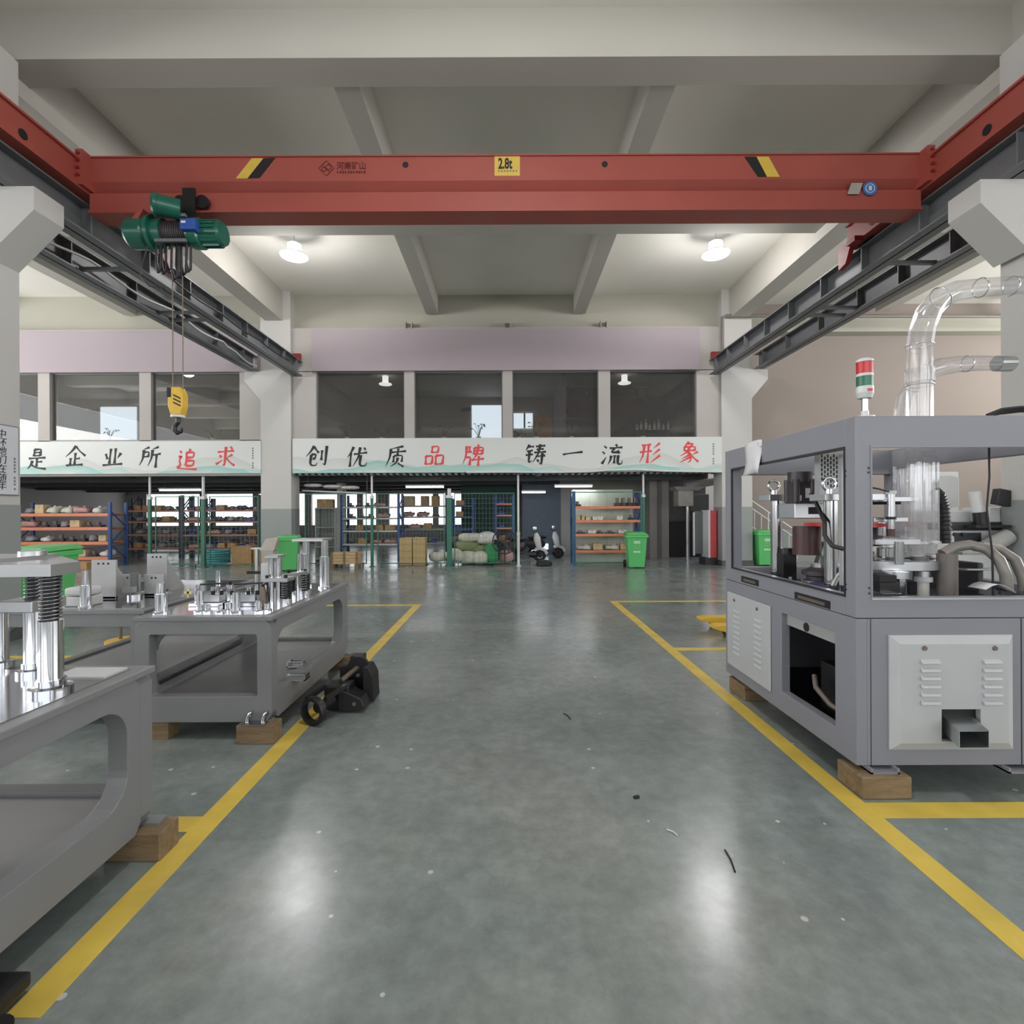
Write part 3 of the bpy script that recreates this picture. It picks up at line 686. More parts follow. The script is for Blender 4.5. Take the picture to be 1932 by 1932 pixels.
# high-bay lamps
def lamp(x, y, z, label, watt=140):
    t = thing('high_bay_lamp', label, 'lamp', (x, y, z))
    MB().lathe([(0.30, 0.0), (0.315, 0.02), (0.24, 0.07), (0.17, 0.12), (0.10, 0.15), (0, 0.15)], (x, y, z), n=28).build('reflector', 'white_plastic', t)
    MB().lathe([(0.0, 0.012), (0.28, 0.012), (0.295, 0.03)], (x, y, z), n=28).build('diffuser', 'lamp_glow', t)
    MB().lathe([(0.11, 0.14), (0.15, 0.16), (0.15, 0.27), (0.10, 0.30), (0, 0.30)], (x, y, z), n=20).build('driver_housing', 'lamp_dome', t)
    MB().cyl((x, y, z + 0.29), (x, y, ZC), 0.006, n=6).build('cord', 'pipe_grey', t)
    d = bpy.data.lights.new('lamp_beam', 'POINT'); d.energy = watt; d.shadow_soft_size = 0.24; d.color = (1.0, 0.985, 0.97)
    o = bpy.data.objects.new('lamp_beam', d); COL.objects.link(o); o.parent = t; o.location = (0, 0, -0.26)
    return t
LAMP_W = 190
lamp(-4.83, 11.7, 7.46, 'round high bay lamp hanging nearer the green hoist')
lamp(4.80, 11.7, 7.46, 'round high bay lamp hanging nearer the clear pipes')
for x, y, w in ((0.0, 2.0, 'above the view over the aisle'), (-12.5, 3.0, 'in the outer bay beyond the calligraphy board'), (12.5, 3.0, 'in the outer bay by the staircase'), (-12.5, 10.0, 'in front of the outer offices'), (12.5, 10.0, 'in front of the beige wall')):  # unseen lamps added to brighten the near columns and the ceiling
    lamp(x, y, 7.46, 'added unseen high bay lamp ' + w, 300 if abs(x) < 6 else 130)
b = MB().tube([P(1363, 664, YC - .12), P(1363, 598, YC - .12), P(1372, 596, YC - .12), P(1860, 597, YC - .12), P(1932, 597, YC - .12)], 0.05, 8)
tag(b.build('service_pipe', 'pipe_grey'), 'grey service pipe elbowed above the far column and running to the beige wall', 'pipe')
# ------------------------------------------------------------------ worktables
def worktable(x0, x1, y0, y1, zt, zb, label, blocks, zopen=0.31):
    t = thing('worktable', label, 'worktable', ((x0 + x1) / 2, (y0 + y1) / 2, zb), 'grey steel machine tables')
    MB().box(x0 - 0.01, x1 + 0.01, y0 - 0.01, y1 + 0.01, zt - 0.03, zt).build('tabletop', 'table_grey', t, 0.004)
    MB().box(x0 + 0.06, x1 - 0.06, y0 + 0.06, y1 - 0.06, zt - 0.001, zt + 0.003).build('top_plate', 'steel_plate', t)
    zo = zt - 0.125
    for y in (y0, y1 - 0.08):
        MB().holeplate('y', y, y + 0.08, (x0, x1, zb, zt - 0.03), (x0 + 0.10, x1 - 0.10, zopen, zo), 0.015, 3).build('end_frame', 'table_grey', t, 0.003)
    for x in (x0, x1 - 0.09):
        MB().holeplate('x', x, x + 0.09, (y0 + 0.08, y1 - 0.08, zb, zt - 0.03), (y0 + 0.09, y1 - 0.16, zopen, zo), 0.14, 7).build('side_frame', 'table_grey', t, 0.003)
    MB().box(x0 + 0.09, x1 - 0.09, y0 + 0.08, y1 - 0.08, zopen - 0.03, zopen - 0.018).build('lower_tray', 'tray_sheet', t)
    for (x, y) in ((x0 + 0.10, y0 + 0.10), (x1 - 0.10, y0 + 0.10), (x0 + 0.10, y1 - 0.10), (x1 - 0.10, y1 - 0.10)):
        sx = 1 if x < (x0 + x1) / 2 else -1; yy = y0 + 0.08 if y < (y0 + y1) / 2 else y1 - 0.10
        pl = [(x, zo)]
        for k in range(7):
            a = PI / 2 * k / 6; pl.append((x + sx * 0.13 * (1 - math.sin(a)), zo - 0.13 * (1 - math.cos(a))))
        if sx < 0: pl.reverse()
        MB().prism(pl, 'y', yy, yy + 0.02).build('gusset', 'table_grey', t)
    for (bx, by, lb) in blocks:
        b = MB().box(bx - 0.13, bx + 0.13, by - 0.06, by + 0.08, 0, zb).build('wood_block', 'wood', None, 0.006)
        tag(b, lb, 'wood block')
        MB().box(bx - 0.08, bx + 0.08, by - 0.0, by + 0.07, zb, zb + 0.012).build('foot_plate', 'table_grey', t)
    return t
T2 = (-2.62, -1.66, 3.6, 5.33); ZT = 0.872
t2 = worktable(*T2, ZT, 0.13, '', [(-1.75, 3.60, 'pale wooden block under the aisle corner of the middle worktable, by the black press unit'), (-1.70, 5.28, 'wooden block under the far aisle corner of the middle worktable')])
t2['label'] = 'grey worktable crowded with springs and chrome guide posts, beside the black hydraulic unit'
lug = MB()
for dx in (-0.055, 0.055):
    lug.tube([(-1.76 + dx, 3.57, 0.135), (-1.76 + dx, 3.575, 0.17), (-1.745 + dx, 3.58, 0.20), (-1.73 + dx, 3.58, 0.205)], 0.014, 6)
lug.box(-1.84, -1.68, 3.53, 3.60, 0.13, 0.142)
lug.build('lifting_lug', 'steel_plate', t2)
T1 = (-2.70, -1.70, 0.72, 2.45)
t1 = worktable(*T1, ZT, 0.13, '', [(-1.73, 2.41, 'dark reddish wooden block under the far aisle corner of the nearest worktable')])
t1['label'] = 'nearest grey worktable, with two tall chrome posts carrying coil springs'
T3 = (-3.95, -2.74, 3.86, 5.62)
t3 = worktable(*T3, ZT, 0.13, '', [])
t3['label'] = 'grey worktable holding upright angle plates and a white box'
for (x, y, lb) in ((-2.80, 5.56, 'wooden block under the far corner of the angle plate table'), (-2.80, 3.95, 'wooden block under the near corner of the angle plate table'), (-3.88, 5.56, 'wooden block under the outer far corner of the angle plate table'), (-3.88, 3.95, 'wooden block under the outer near corner of the angle plate table')):
    tag(MB().box(x - 0.1, x + 0.06, y - 0.06, y + 0.06, 0, 0.13).build('wood_block', 'wood'), lb, 'wood block')
for (x, y, lb) in ((-2.5, 3.68, 'wooden block under the inner near corner of the spring table'), (-2.5, 5.24, 'wooden block under the inner far corner of the spring table'), (-2.6, 2.3, 'wooden block under the inner far corner of the nearest worktable'), (-2.6, 0.85, 'wooden block under the inner near corner of the nearest worktable'), (-1.8, 0.85, 'wooden block under the near corner of the nearest worktable')):
    tag(MB().box(x - 0.1, x + 0.1, y - 0.06, y + 0.06, 0, 0.13).build('wood_block', 'wood'), lb, 'wood block')

def zat(py, Y, px=300): return ZP(px, py, Y)
def spring_post(x, y, z, zs, zp, r, label, rs=0.7):
    t = thing('spring_guide_post', label, 'guide post', (x, y, z))
    MB().lathe([(0, 0), (r * 1.75, 0), (r * 1.75, 0.02), (r * 1.2, 0.024), (r * 1.2, 0.05), (r, 0.05)], (x, y, z), n=24).build('base_flange', 'steel_plate', t)
    MB().cyl((x, y, z + 0.04), (x, y, zs), r, n=24).build('sleeve', 'chrome', t)
    MB().cyl((x, y, zs), (x, y, zp), r * 0.45, n=14).build('rod', 'chrome', t)
    n = max(4, int((zp - zs) / 0.0155))
    MB().helix((x, y, zs + 0.004), (x, y, zp - 0.004), r * 0.82, 0.0045, n, 6, 16).build('coil_spring', 'spring_steel', t)
    MB().cyl((x, y, zs), (x, y, zp), r * 0.62, n=16).build('spring_core', 'spring_dark', t)
    return t
z3 = ZT + 0.003
spring_post(-1.872, 2.10, z3, 1.165, 1.352, 0.042, 'front one of two chrome posts with coil spring on the nearest worktable')
spring_post(-2.165, 2.34, z3, 1.17, 1.34, 0.036, 'rear one of two chrome posts with coil spring, clamped by a square block')
t = thing('press_plate', 'flat steel plate resting on the spring posts of the nearest worktable', 'plate', (-2.2, 2.2, 1.345))
MB().prism([(-1.80, 2.02), (-1.80, 2.16), (-2.1, 2.42), (-2.62, 2.50), (-2.62, 2.02), (-2.2, 2.0)], 'z', 1.353, 1.40).build('plate', 'alu', t)
MB().box(-2.5, -2.1, 2.1, 2.4, 1.40, 1.415).build('upper_pad', 'alu', t)
MB().lathe([(0, 0), (0.05, 0), (0.05, 0.02), (0, 0.02)], (-2.13, 2.3, 1.415), n=18).build('cap', 'alu', t)
b = MB().holeplate('z', 1.165, 1.215, (-2.255, -2.09, 2.25, 2.43), (-2.201, -2.129, 2.304, 2.376), 0.034, 4); 
tag(b.build('clamp_block', 'alu', None, 0.004), 'square aluminium clamp block around the rear spring post', 'clamp')
tag(MB().lathe([(0, 0), (0.055, 0), (0.055, 0.03), (0.035, 0.035), (0.035, 0.30), (0, 0.30)], (-2.40, 2.42, z3), n=20).build('guide_post', 'chrome'), 'plain chrome post near the photo edge on the nearest worktable', 'guide post')
tag(MB().cyl((-2.4, 2.18, z3), (-2.4, 2.18, 1.352), 0.03, n=18).build('guide_post', 'chrome'), 'slim chrome post holding the outer end of the press plate', 'guide post')
tag(MB().box(-2.02, -1.78, 2.26, 2.40, z3, z3 + 0.006).build('shim_plate', 'panel_white'), 'pale rectangular shim plate lying on the far end of the nearest worktable', 'plate')

# middle table: fixtures
def post(px, py0, py1, Y, r, label, m='chrome', sleeve=None, flange=True):
    x = XP(px, Y, py0); z1_ = ZP(px, py1, Y)
    t = thing('guide_post', label, 'guide post', (x, Y, z3))
    if flange: MB().lathe([(0, 0), (r * 1.8, 0), (r * 1.8, 0.018), (r, 0.02)], (x, Y, z3), n=18).build('flange', 'steel_plate', t)
    MB().cyl((x, Y, z3 + 0.015), (x, Y, z1_), r, n=16).build('shaft', m, t)
    if sleeve: MB().cyl((x, Y, z3 + 0.015), (x, Y, ZP(px, sleeve, Y)), r * 1.35, n=16).build('sleeve', m, t)
    return t
post(578, 1110, 1019, 5.05, 0.035, 'inner chrome post of the tall gate fixture at the far end of the spring table')
post(613, 1108, 1019, 4.95, 0.036, 'outer chrome post with thick sleeve, last before the aisle on the spring table', sleeve=1050)
p = P(560, 1016, 5.0); q = P(617, 1016, 5.0)
tag(MB().box(p.x, q.x, 4.88, 5.14, p.z - 0.025, p.z).build('gate_plate', 'alu', None, 0.003), 'flat aluminium plate bridging the two tall posts of the gate fixture', 'plate')
def coil(px, py0, py1, Y, R, label):
    x = XP(px, Y, py0); za, zb = z3, ZP(px, py1, Y)
    t = thing('coil_spring', label, 'spring', (x, Y, za))
    MB().lathe([(0, 0), (R * 1.2, 0), (R * 1.2, 0.05), (R * 0.6, 0.052), (R * 0.6, zb - za)], (x, Y, za), n=18).build('seat', 'chrome', t)
    MB().helix((x, Y, za + 0.055), (x, Y, zb), R, 0.007, 7, 6, 14).build('coil', 'spring_dark', t)
    return t
coil(577, 1118, 1082, 4.45, 0.033, 'coil spring nearest the aisle, under the crossbar of the post fixture')
coil(541, 1135, 1097, 4.05, 0.033, 'coil spring at the front of the post fixture, under its crossbar end')
coil(507, 1137, 1097, 4.10, 0.028, 'coil spring beside the twin columns on the spring table')
coil(551, 1122, 1090, 4.4, 0.026, 'coil spring hidden between the front and aisle springs')
t = thing('post_fixture', 'fixture of twin chrome columns with stepped crossbars on the spring table', 'fixture', (XP(522, 4.1), 4.1, z3))
for px, Y in ((512, 4.05), (526, 4.05), (566, 4.5), (574, 4.62)):
    x = XP(px, Y, 1140); MB().cyl((x, Y, z3), (x, Y, ZP(px, 1050 if px < 540 else 1045, Y)), 0.022, n=14).build('column', 'chrome', t)
p = P(498, 1090, 4.02); q = P(546, 1090, 4.02)
MB().box(p.x, q.x, 3.98, 4.12, p.z - 0.03, p.z).build('crossbar', 'alu', t, 0.003)
p2 = P(540, 1083, 4.3); q2 = P(583, 1079, 4.6)
MB().bar((p2.x, 4.1, p.z - 0.015), (q2.x, 4.5, p.z - 0.015), 0.06, 0.03).build('crossbar', 'alu', t, 0.003)
p = P(508, 1047, 4.08); q = P(532, 1047, 4.08)
MB().box(p.x, q.x, 4.0, 4.16, p.z - 0.02, p.z).build('top_bar', 'alu', t, 0.003)
p = P(500, 1062, 4.15); MB().box(p.x - 0.02, p.x + 0.1, 4.12, 4.24, z3 + 0.12, p.z).build('backing_plate', 'alu', t)
for px, py, Y in ((504, 1089, 4.0), (539, 1088, 4.0), (545, 1078, 4.35), (576, 1077, 4.5)):
    p = P(px, py, Y); MB().cyl((p.x, Y, p.z - 0.015), (p.x, Y, p.z + 0.015), 0.014, n=10).build('cap_screw', 'matte_black', t)
# grey carton bag on the post fixture, disc stand
t = thing('disc_stand', 'thin white rod stand with a small flat disc on the spring table', 'stand', (XP(484, 4.6), 4.6, z3))
x = XP(484, 4.6, 1100); zt_ = ZP(484, 1036, 4.6)
MB().cyl((x, 4.6, z3), (x, 4.6, zt_), 0.012, n=10).build('rod', 'alu', t)
MB().cyl((x, 4.6, zt_), (x, 4.6, zt_ + 0.012), 0.045, n=18).build('disc', 'panel_white', t)
MB().cyl((x, 4.6, z3), (x, 4.6, z3 + 0.015), 0.05, n=18).build('foot', 'alu', t)
p = P(482, 1080, 4.6); MB().box(p.x - 0.07, p.x + 0.06, 4.58, 4.62, p.z - 0.012, p.z + 0.012).build('cross_grip', 'matte_black', t)
random.seed(11)
def clamp_set(px, py, Y, w, label):
    p = P(px, py, Y); x = p.x
    t = thing('toggle_press', label, 'press', (x, Y, z3))
    MB().box(x - w / 2, x + w / 2, Y - 0.08, Y + 0.08, z3, z3 + 0.03).build('base', 'steel_plate', t, 0.003)
    for dx in (-0.42, 0.42):
        MB().cyl((x + dx * w, Y, z3 + 0.03), (x + dx * w, Y, z3 + 0.16), 0.022, n=14).build('pillar', 'chrome', t)
    MB().box(x - w * 0.25, x + w * 0.25, Y - 0.05, Y + 0.05, z3 + 0.03, z3 + 0.09).build('body', 'alu', t, 0.004)
    MB().bar((x - w * 0.3, Y - 0.02, z3 + 0.165), (x + w * 0.34, Y + 0.01, z3 + 0.172), 0.03, 0.012).build('lever', 'spring_dark', t)
    for dx in (-0.3, 0.1, 0.32):
        MB().cyl((x + dx * w, Y - 0.06, z3 + 0.09), (x + dx * w, Y - 0.06, z3 + 0.12), 0.014, n=10).build('knob', 'matte_black', t)
    MB().cyl((x, Y + 0.03, z3 + 0.09), (x, Y + 0.03, z3 + 0.14), 0.035, n=16).build('plunger', 'chrome', t)
    return t
clamp_set(403, 1142, 4.05, 0.30, 'low chrome toggle press at the shelving side of the spring table front')
clamp_set(468, 1142, 4.05, 0.32, 'low chrome toggle press between the cone nozzles on the spring table')
def cone(px, py, Y, label):
    x = XP(px, Y, py)
    t = thing('cone_nozzle', label, 'nozzle', (x, Y, z3))
    MB().lathe([(0, 0), (0.035, 0), (0.035, 0.05), (0.03, 0.055), (0.022, 0.13), (0.012, 0.15), (0, 0.15)], (x, Y, z3), n=18).build('cone', 'rope_steel', t)
    MB().cyl((x, Y, z3 + 0.148), (x, Y, z3 + 0.17), 0.012, n=10).build('tip', 'matte_black', t)
cone(434, 1135, 4.15, 'steel cone nozzle between the two toggle presses')
cone(496, 1140, 4.0, 'steel cone nozzle next to the twin column fixture')
post(412, 1140, 1076, 4.75, 0.022, 'lone chrome post standing behind the toggle presses')
post(304, 1160, 1100, 3.72, 0.03, 'chrome post on the near corner of the spring table, by the angle plates', sleeve=1120)
post(378, 1150, 1115, 3.75, 0.024, 'short chrome post in front of the first toggle press')
post(446, 1152, 1118, 3.72, 0.026, 'short chrome post in front of the second toggle press')
for px, py, Y, lb in ((392, 1150, 3.74, 'small chrome bush beside the first toggle press'), (430, 1150, 3.78, 'small chrome bush in front of the cone nozzle'), (488, 1152, 3.74, 'small chrome bush near the spring table corner'), (505, 1150, 3.78, 'chrome bush at the very corner of the spring table'), (415, 1152, 3.72, 'flat chrome bush between the short posts')):
    x = XP(px, Y, py); hh = random.uniform(0.03, 0.09)
    tag(MB().lathe([(0, 0), (0.032, 0), (0.032, 0.015), (0.02, 0.018), (0.02, hh), (0.009, hh), (0.009, hh * 0.5), (0, hh * 0.5)], (x, Y, z3), n=16).build('steel_bush', 'chrome'), lb, 'bush')
# things lying on the tray of the middle table
for px, py, Y, w, lb in ((560, 1222, 4.35, 0.13, 'small grey bracket lying on the tray of the spring table'), (562, 1252, 4.0, 0.15, 'chrome mounting bracket lying nearer on the tray of the spring table')):
    p = P(px, py, Y)
    b = MB().box(p.x - w / 2, p.x + w / 2, Y - 0.05, Y + 0.05, 0.302, 0.312).box(p.x - w / 2, p.x - w / 2 + 0.012, Y - 0.05, Y + 0.05, 0.302, 0.35).box(p.x + w / 2 - 0.012, p.x + w / 2, Y - 0.05, Y + 0.05, 0.302, 0.35).cyl((p.x - w / 2, Y, 0.335), (p.x + w / 2, Y, 0.335), 0.012, n=8)
    tag(b.build('bracket', 'alu'), lb, 'bracket')
# third table: angle plates, white box
def angle_plate(px0, px1, py0, Y, label, gusset=True, d=0.26, holes=3):
    a = P(px0, py0, Y); c = P(px1, py0, Y); 
    t = thing('angle_plate', label, 'angle plate', ((a.x + c.x) / 2, Y, z3))
    MB().box(a.x, c.x, Y, Y + 0.025, z3, a.z).build('face', 'alu_paint', t, 0.003)
    MB().box(a.x, c.x, Y, Y + d, z3, z3 + 0.02).build('foot', 'alu_paint', t)
    if gusset:
        MB().prism([(Y + 0.02, z3 + 0.02), (Y + d, z3 + 0.02), (Y + 0.02, a.z - 0.06)], 'x', c.x - 0.025, c.x).build('gusset', 'alu_paint', t)
    for k in range(holes):
        x = a.x + (c.x - a.x) * (0.5 + (k - (holes - 1) / 2) * 0.2); MB().cyl((x, Y - 0.002, a.z - 0.03), (x, Y + 0.001, a.z - 0.03), 0.009, n=10).build('bolt_hole', 'matte_black', t)
    return t
angle_plate(172, 218, 1057, 4.35, 'tall grey angle plate with gusset nearest the white box')
angle_plate(277, 314, 1045, 4.75, 'tall grey angle plate with gusset furthest back on its table')
angle_plate(225, 262, 1084, 4.55, 'shorter angle plate between the two tall ones, on the white box side', False, 0.12, 2)
angle_plate(272, 308, 1084, 4.5, 'shorter angle plate in front of the furthest tall one', False, 0.12, 2)
p = P(262, 1130, 4.5); t = thing('spindle_unit', 'small dark spindle between the shorter angle plates', 'spindle', (p.x + 0.02, 4.42, z3))
MB().cyl((p.x + 0.02, 4.42, z3), (p.x + 0.02, 4.42, ZP(262, 1082, 4.42)), 0.03, n=16).build('shaft', 'steel_grey', t); MB().lathe([(0, 0), (0.06, 0), (0.06, 0.03), (0.03, 0.05)], (p.x + 0.02, 4.42, z3), n=16).build('base', 'alu', t)
MB().cbox((p.x + 0.02, 4.36, z3 + 0.08), (0.09, 0.05, 0.05)).build('clamp', 'alu', t)
a = P(140, 1106, 4.1); c = P(184, 1106, 4.1)
t = thing('white_box', 'white rounded box standing beside the tall angle plate', 'box', ((a.x + c.x) / 2, 4.1, z3))
MB().box(a.x, c.x, 4.0, 4.16, z3, z3 + 0.075).build('body', 'panel_white', t, 0.008); MB().box(a.x, c.x, 4.0, 4.16, z3 + 0.08, a.z).build('lid', 'panel_white', t, 0.02)
t = post(162, 1148, 1076, 3.95, 0.026, 'chrome post with sleeve in front of the white box', sleeve=1104)
for px, py, Y, lb in ((132, 1128, 4.2, 'small yellow cross marker beside the white box'), (355, 1126, 4.4, 'small yellow cross marker on the spring table end')):
    p = P(px, py, Y); b = MB().box(p.x - 0.008, p.x + 0.008, Y - 0.004, Y + 0.004, z3, z3 + 0.09).box(p.x - 0.03, p.x + 0.03, Y - 0.004, Y + 0.004, z3 + 0.035, z3 + 0.055)
    tag(b.build('cross_marker', 'yellow_tag'), lb, 'marker')
# ------------------------------------------------------------------ hydraulic unit on the aisle line
t = thing('hydraulic_unit', 'black pallet truck pump unit with steering ring lying on the yellow line', 'hydraulic unit', (-1.35, 4.1, 0))
rc = Vector((-1.46, 3.87, 0.115)); ax = Vector((0.35, 0.94, 0)).normalized()
MB().lathe([(0.08, -0.04), (0.098, -0.04), (0.107, -0.03), (0.107, 0.01), (0.098, 0.02), (0.08, 0.02), (0.08, -0.04)], rc + Vector((0, 0, -0.008)), ax, 28, True).build('steering_ring', 'black_paint', t)
MB().lathe([(0, 0.03), (0.04, 0.03), (0.04, 0.2), (0, 0.2)], rc, ax, 18).build('ring_hub', 'matte_black', t)
for s_ in (-1, 1):
    MB().bar(rc + ax * 0.02 + Vector((s_ * 0.07, 0, 0.07)), rc + ax * 0.24 + Vector((s_ * 0.08, 0, 0.10)), 0.03, 0.03).build('fork_arm', 'black_paint', t)
b = MB(); c0 = rc + ax * 0.26
b.box(c0.x - 0.10, c0.x + 0.10, c0.y - 0.02, c0.y + 0.16, 0.02, 0.21)
b.build('pump_block', 'black_paint', t, 0.01)
MB().prism([(c0.x + 0.02, 0.20), (c0.x + 0.20, 0.12), (c0.x + 0.23, 0.05), (c0.x + 0.17, 0.02), (c0.x + 0.02, 0.02)], 'y', c0.y - 0.04, c0.y + 0.13).build('side_wing', 'black_paint', t, 0.006)
MB().box(c0.x + 0.02, c0.x + 0.22, c0.y + 0.02, c0.y + 0.26, 0.02, 0.07).build('base_plate', 'black_paint', t, 0.005)
MB().cyl(c0 + Vector((0.0, 0.10, 0.10)), c0 + Vector((0.09, 0.30, 0.16)), 0.022, n=14).build('piston_rod', 'rope_steel', t)
d0 = c0 + Vector((0.06, 0.33, 0)); 
MB().prism([(d0.x - 0.14, 0.03), (d0.x + 0.16, 0.03), (d0.x + 0.14, 0.27), (d0.x + 0.06, 0.30), (d0.x - 0.02, 0.36), (d0.x - 0.05, 0.28), (d0.x - 0.14, 0.27)], 'y', d0.y - 0.02, d0.y + 0.05).build('end_bracket', 'black_paint', t, 0.005)
MB().prism([(d0.x + 0.10, 0.02), (d0.x + 0.19, 0.02), (d0.x + 0.18, 0.22), (d0.x + 0.14, 0.30), (d0.x + 0.10, 0.30)], 'y', d0.y - 0.16, d0.y + 0.04).build('cheek_plate', 'matte_black', t, 0.004)
MB().box(d0.x - 0.05, d0.x + 0.06, d0.y - 0.02, d0.y + 0.10, 0.30, 0.36).build('clevis', 'black_paint', t, 0.008)
MB().lathe([(0, 0), (0.09, 0), (0.09, 0.04), (0, 0.04)], d0 + Vector((0.03, -0.06, 0.16)), (0, 1, 0), 22).build('pivot_boss', 'black_paint', t)
bl = [(d0.x + 0.02, d0.y - 0.03, 0.28), (d0.x + 0.03, d0.y - 0.07, 0.21), (d0.x + 0.0, d0.y - 0.07, 0.10), (c0.x + 0.15, c0.y - 0.05, 0.08), (c0.x - 0.01, c0.y - 0.03, 0.16)]
for p in bl:
    MB().cyl(p, (p[0], p[1] + 0.02, p[2]), 0.016, n=8).build('bolt', 'rope_steel', t)
# second unit at the photo edge in front of the nearest table
t = thing('hydraulic_unit', 'black machine part at the near end of the yellow line, cut by the frame', 'hydraulic unit', (-1.60, 1.52, 0))
MB().box(-1.72, -1.60, 1.58, 1.72, 0.02, 0.07).build('pump_block', 'black_paint', t, 0.01)
MB().tube([(-1.66, 1.60, 0.03), (-1.52, 1.55, 0.02), (-1.44, 1.50, 0.02)], 0.018, 8).build('hose', 'matte_black', t)
MB().lathe([(0, 0), (0.06, 0), (0.06, 0.05), (0, 0.05)], (-1.56, 1.53, 0.0), n=18).build('steering_ring', 'black_paint', t)
# floor litter beside: screws and swarf
# ------------------------------------------------------------------ forming machine
X0, X1m, YF, YB, ZTm, ZBm, ZS = 1.977, 3.5, 2.9, 4.63, 2.135, 0.155, 0.985
m = thing('forming_machine', 'large grey cabinet machine with open upper windows beside the aisle', 'machine', (2.7, 3.76, 0.13))
def F_(px, py): p = P(px, py, YF); return p.x, p.z
MG = 'machine_grey'
# upper frame ring (a post at each corner, beams, sill)
w = 0.09
MB().holeplate('y', YF, YF + w, (X0, X1m, ZS + 0.004, ZTm), (2.065, X1m - 0.09, 1.10, 1.965), 0.0, 2).build('front_frame', MG, m, 0.004)
MB().holeplate('x', X0, X0 + w, (YF + w, YB - w, ZS + 0.004, ZTm), (2.995, YB - 0.13, 1.10, 1.968), 0.0, 2).build('side_frame', MG, m, 0.003)
MB().holeplate('x', X1m - w, X1m, (YF + w, YB - w, ZS + 0.004, ZTm), (2.995, YB - 0.13, 1.10, 1.968), 0.0, 2).build('side_frame', MG, m, 0.003)
MB().holeplate('y', YB - w, YB, (X0, X1m, ZS + 0.004, ZTm), (X0 + 0.09, X1m - 0.09, 1.10, 1.92), 0.0, 2).build('back_frame', MG, m, 0.004)
# rubber and aluminium window lips
MB().holeplate('y', YF - 0.004, YF + 0.012, (2.06, X1m - 0.085, 1.095, 1.97), (2.07, X1m - 0.095, 1.108, 1.955), 0.0, 2).build('window_lip', MG, m)
MB().box(2.065, X1m - 0.09, YF - 0.006, YF + 0.02, 1.093, 1.103).build('sill_strip', 'panel_edge', m)
MB().holeplate('x', X0 - 0.004, X0 + 0.012, (2.99, YB - 0.125, 1.095, 1.973), (3.0, YB - 0.135, 1.108, 1.958), 0.0, 2).build('window_lip', 'machine_dark', m)
# lower body
lb = MB().box(X0 + 0.06, X1m, YF + 0.06, YB, ZS - 0.06, ZS + 0.01).build('deck', 'machine_dark', m)
MB().holeplate('x', X0, X0 + 0.06, (YF, YB, ZBm, ZS), (3.09, 3.69, 0.298, 0.866), 0.0, 2).build('side_skin', MG, m, 0.003)
MB().box(X0 + 0.06, X1m, YF, YF + 0.06, ZBm, ZS).build('front_skin', MG, m, 0.003)
MB().box(X0 + 0.06, X1m, YB - 0.06, YB, ZBm, ZS - 0.06).build('back_skin', MG, m)
MB().box(X0 + 0.06, X1m, YF + 0.06, YB - 0.06, ZBm, ZBm + 0.05).build('floor_pan', 'machine_dark', m)
MB().box(X1m - 0.05, X1m, YF + 0.06, YB - 0.06, ZBm + 0.05, ZS - 0.06).build('side_skin', MG, m)
MB().box(2.93, 2.945, YF + 0.06, YB - 0.06, ZBm + 0.05, ZS - 0.06).build('inner_wall', 'machine_dark', m)
xs_, _ = F_(1643, 1300); MB().box(xs_ - 0.002, xs_ + 0.002, YF - 0.001, YF, ZBm, ZS).build('seam', 'matte_black', m)
xs_, _ = F_(1927, 1300); MB().box(xs_ - 0.003, xs_ + 0.003, YF - 0.001, YF, ZBm, ZS).build('seam', 'matte_black', m)
# what shows in the dark side opening
MB().box(X0 + 0.04, X0 + 0.055, 3.09, 3.69, 0.78, 0.866).build('cross_rail', 'alu_paint', m)
MB().cyl((X0 + 0.035, 3.45, 0.815), (X0 + 0.042, 3.45, 0.815), 0.03, n=16).build('rail_hole', 'matte_black', m)
MB().box(2.2, 2.5, 3.2, 3.6, 0.2, 0.55).cyl((2.35, 3.4, 0.55), (2.35, 3.4, 0.75), 0.06, n=14).build('drive_gear_unit', 'matte_black', m, 0.01)
MB().tube([(2.1, 3.15, 0.33), (2.08, 3.3, 0.35), (2.06, 3.42, 0.42), (2.1, 3.5, 0.47)], 0.018, 8).build('air_pipe', 'rope_steel', m)
# louvred panel on the front with discharge chute
ax_, az_ = F_(1675, 1198); bx_, bz_ = F_(1908, 1412)
px0, px1, pz0, pz1 = ax_, bx_, bz_, az_
hx0, hz1 = F_(1767, 1334); hx1, hz0 = F_(1840, 1393)
fpm = MB(); q_ = 0.045
fpm.holeplate('y', YF - 0.034, YF - 0.004, (px0 + q_, px1 - q_, pz0 + q_, pz1 - q_), (hx0, hx1, hz0, hz1), 0.0, 2)
ou = [(px0, YF - 0.010, pz0), (px1, YF - 0.010, pz0), (px1, YF - 0.010, pz1), (px0, YF - 0.010, pz1)]
inn = [(px0 + q_, YF - 0.034, pz0 + q_), (px1 - q_, YF - 0.034, pz0 + q_), (px1 - q_, YF - 0.034, pz1 - q_), (px0 + q_, YF - 0.034, pz1 - q_)]
bk = [(v[0], YF - 0.001, v[2]) for v in ou]
fpm.add(ou + inn + bk, [(i, (i + 1) % 4, 4 + (i + 1) % 4, 4 + i) for i in range(4)] + [(i, 8 + i, 8 + (i + 1) % 4, (i + 1) % 4) for i in range(4)])
fp = fpm.build('front_panel', 'panel_grey', m)
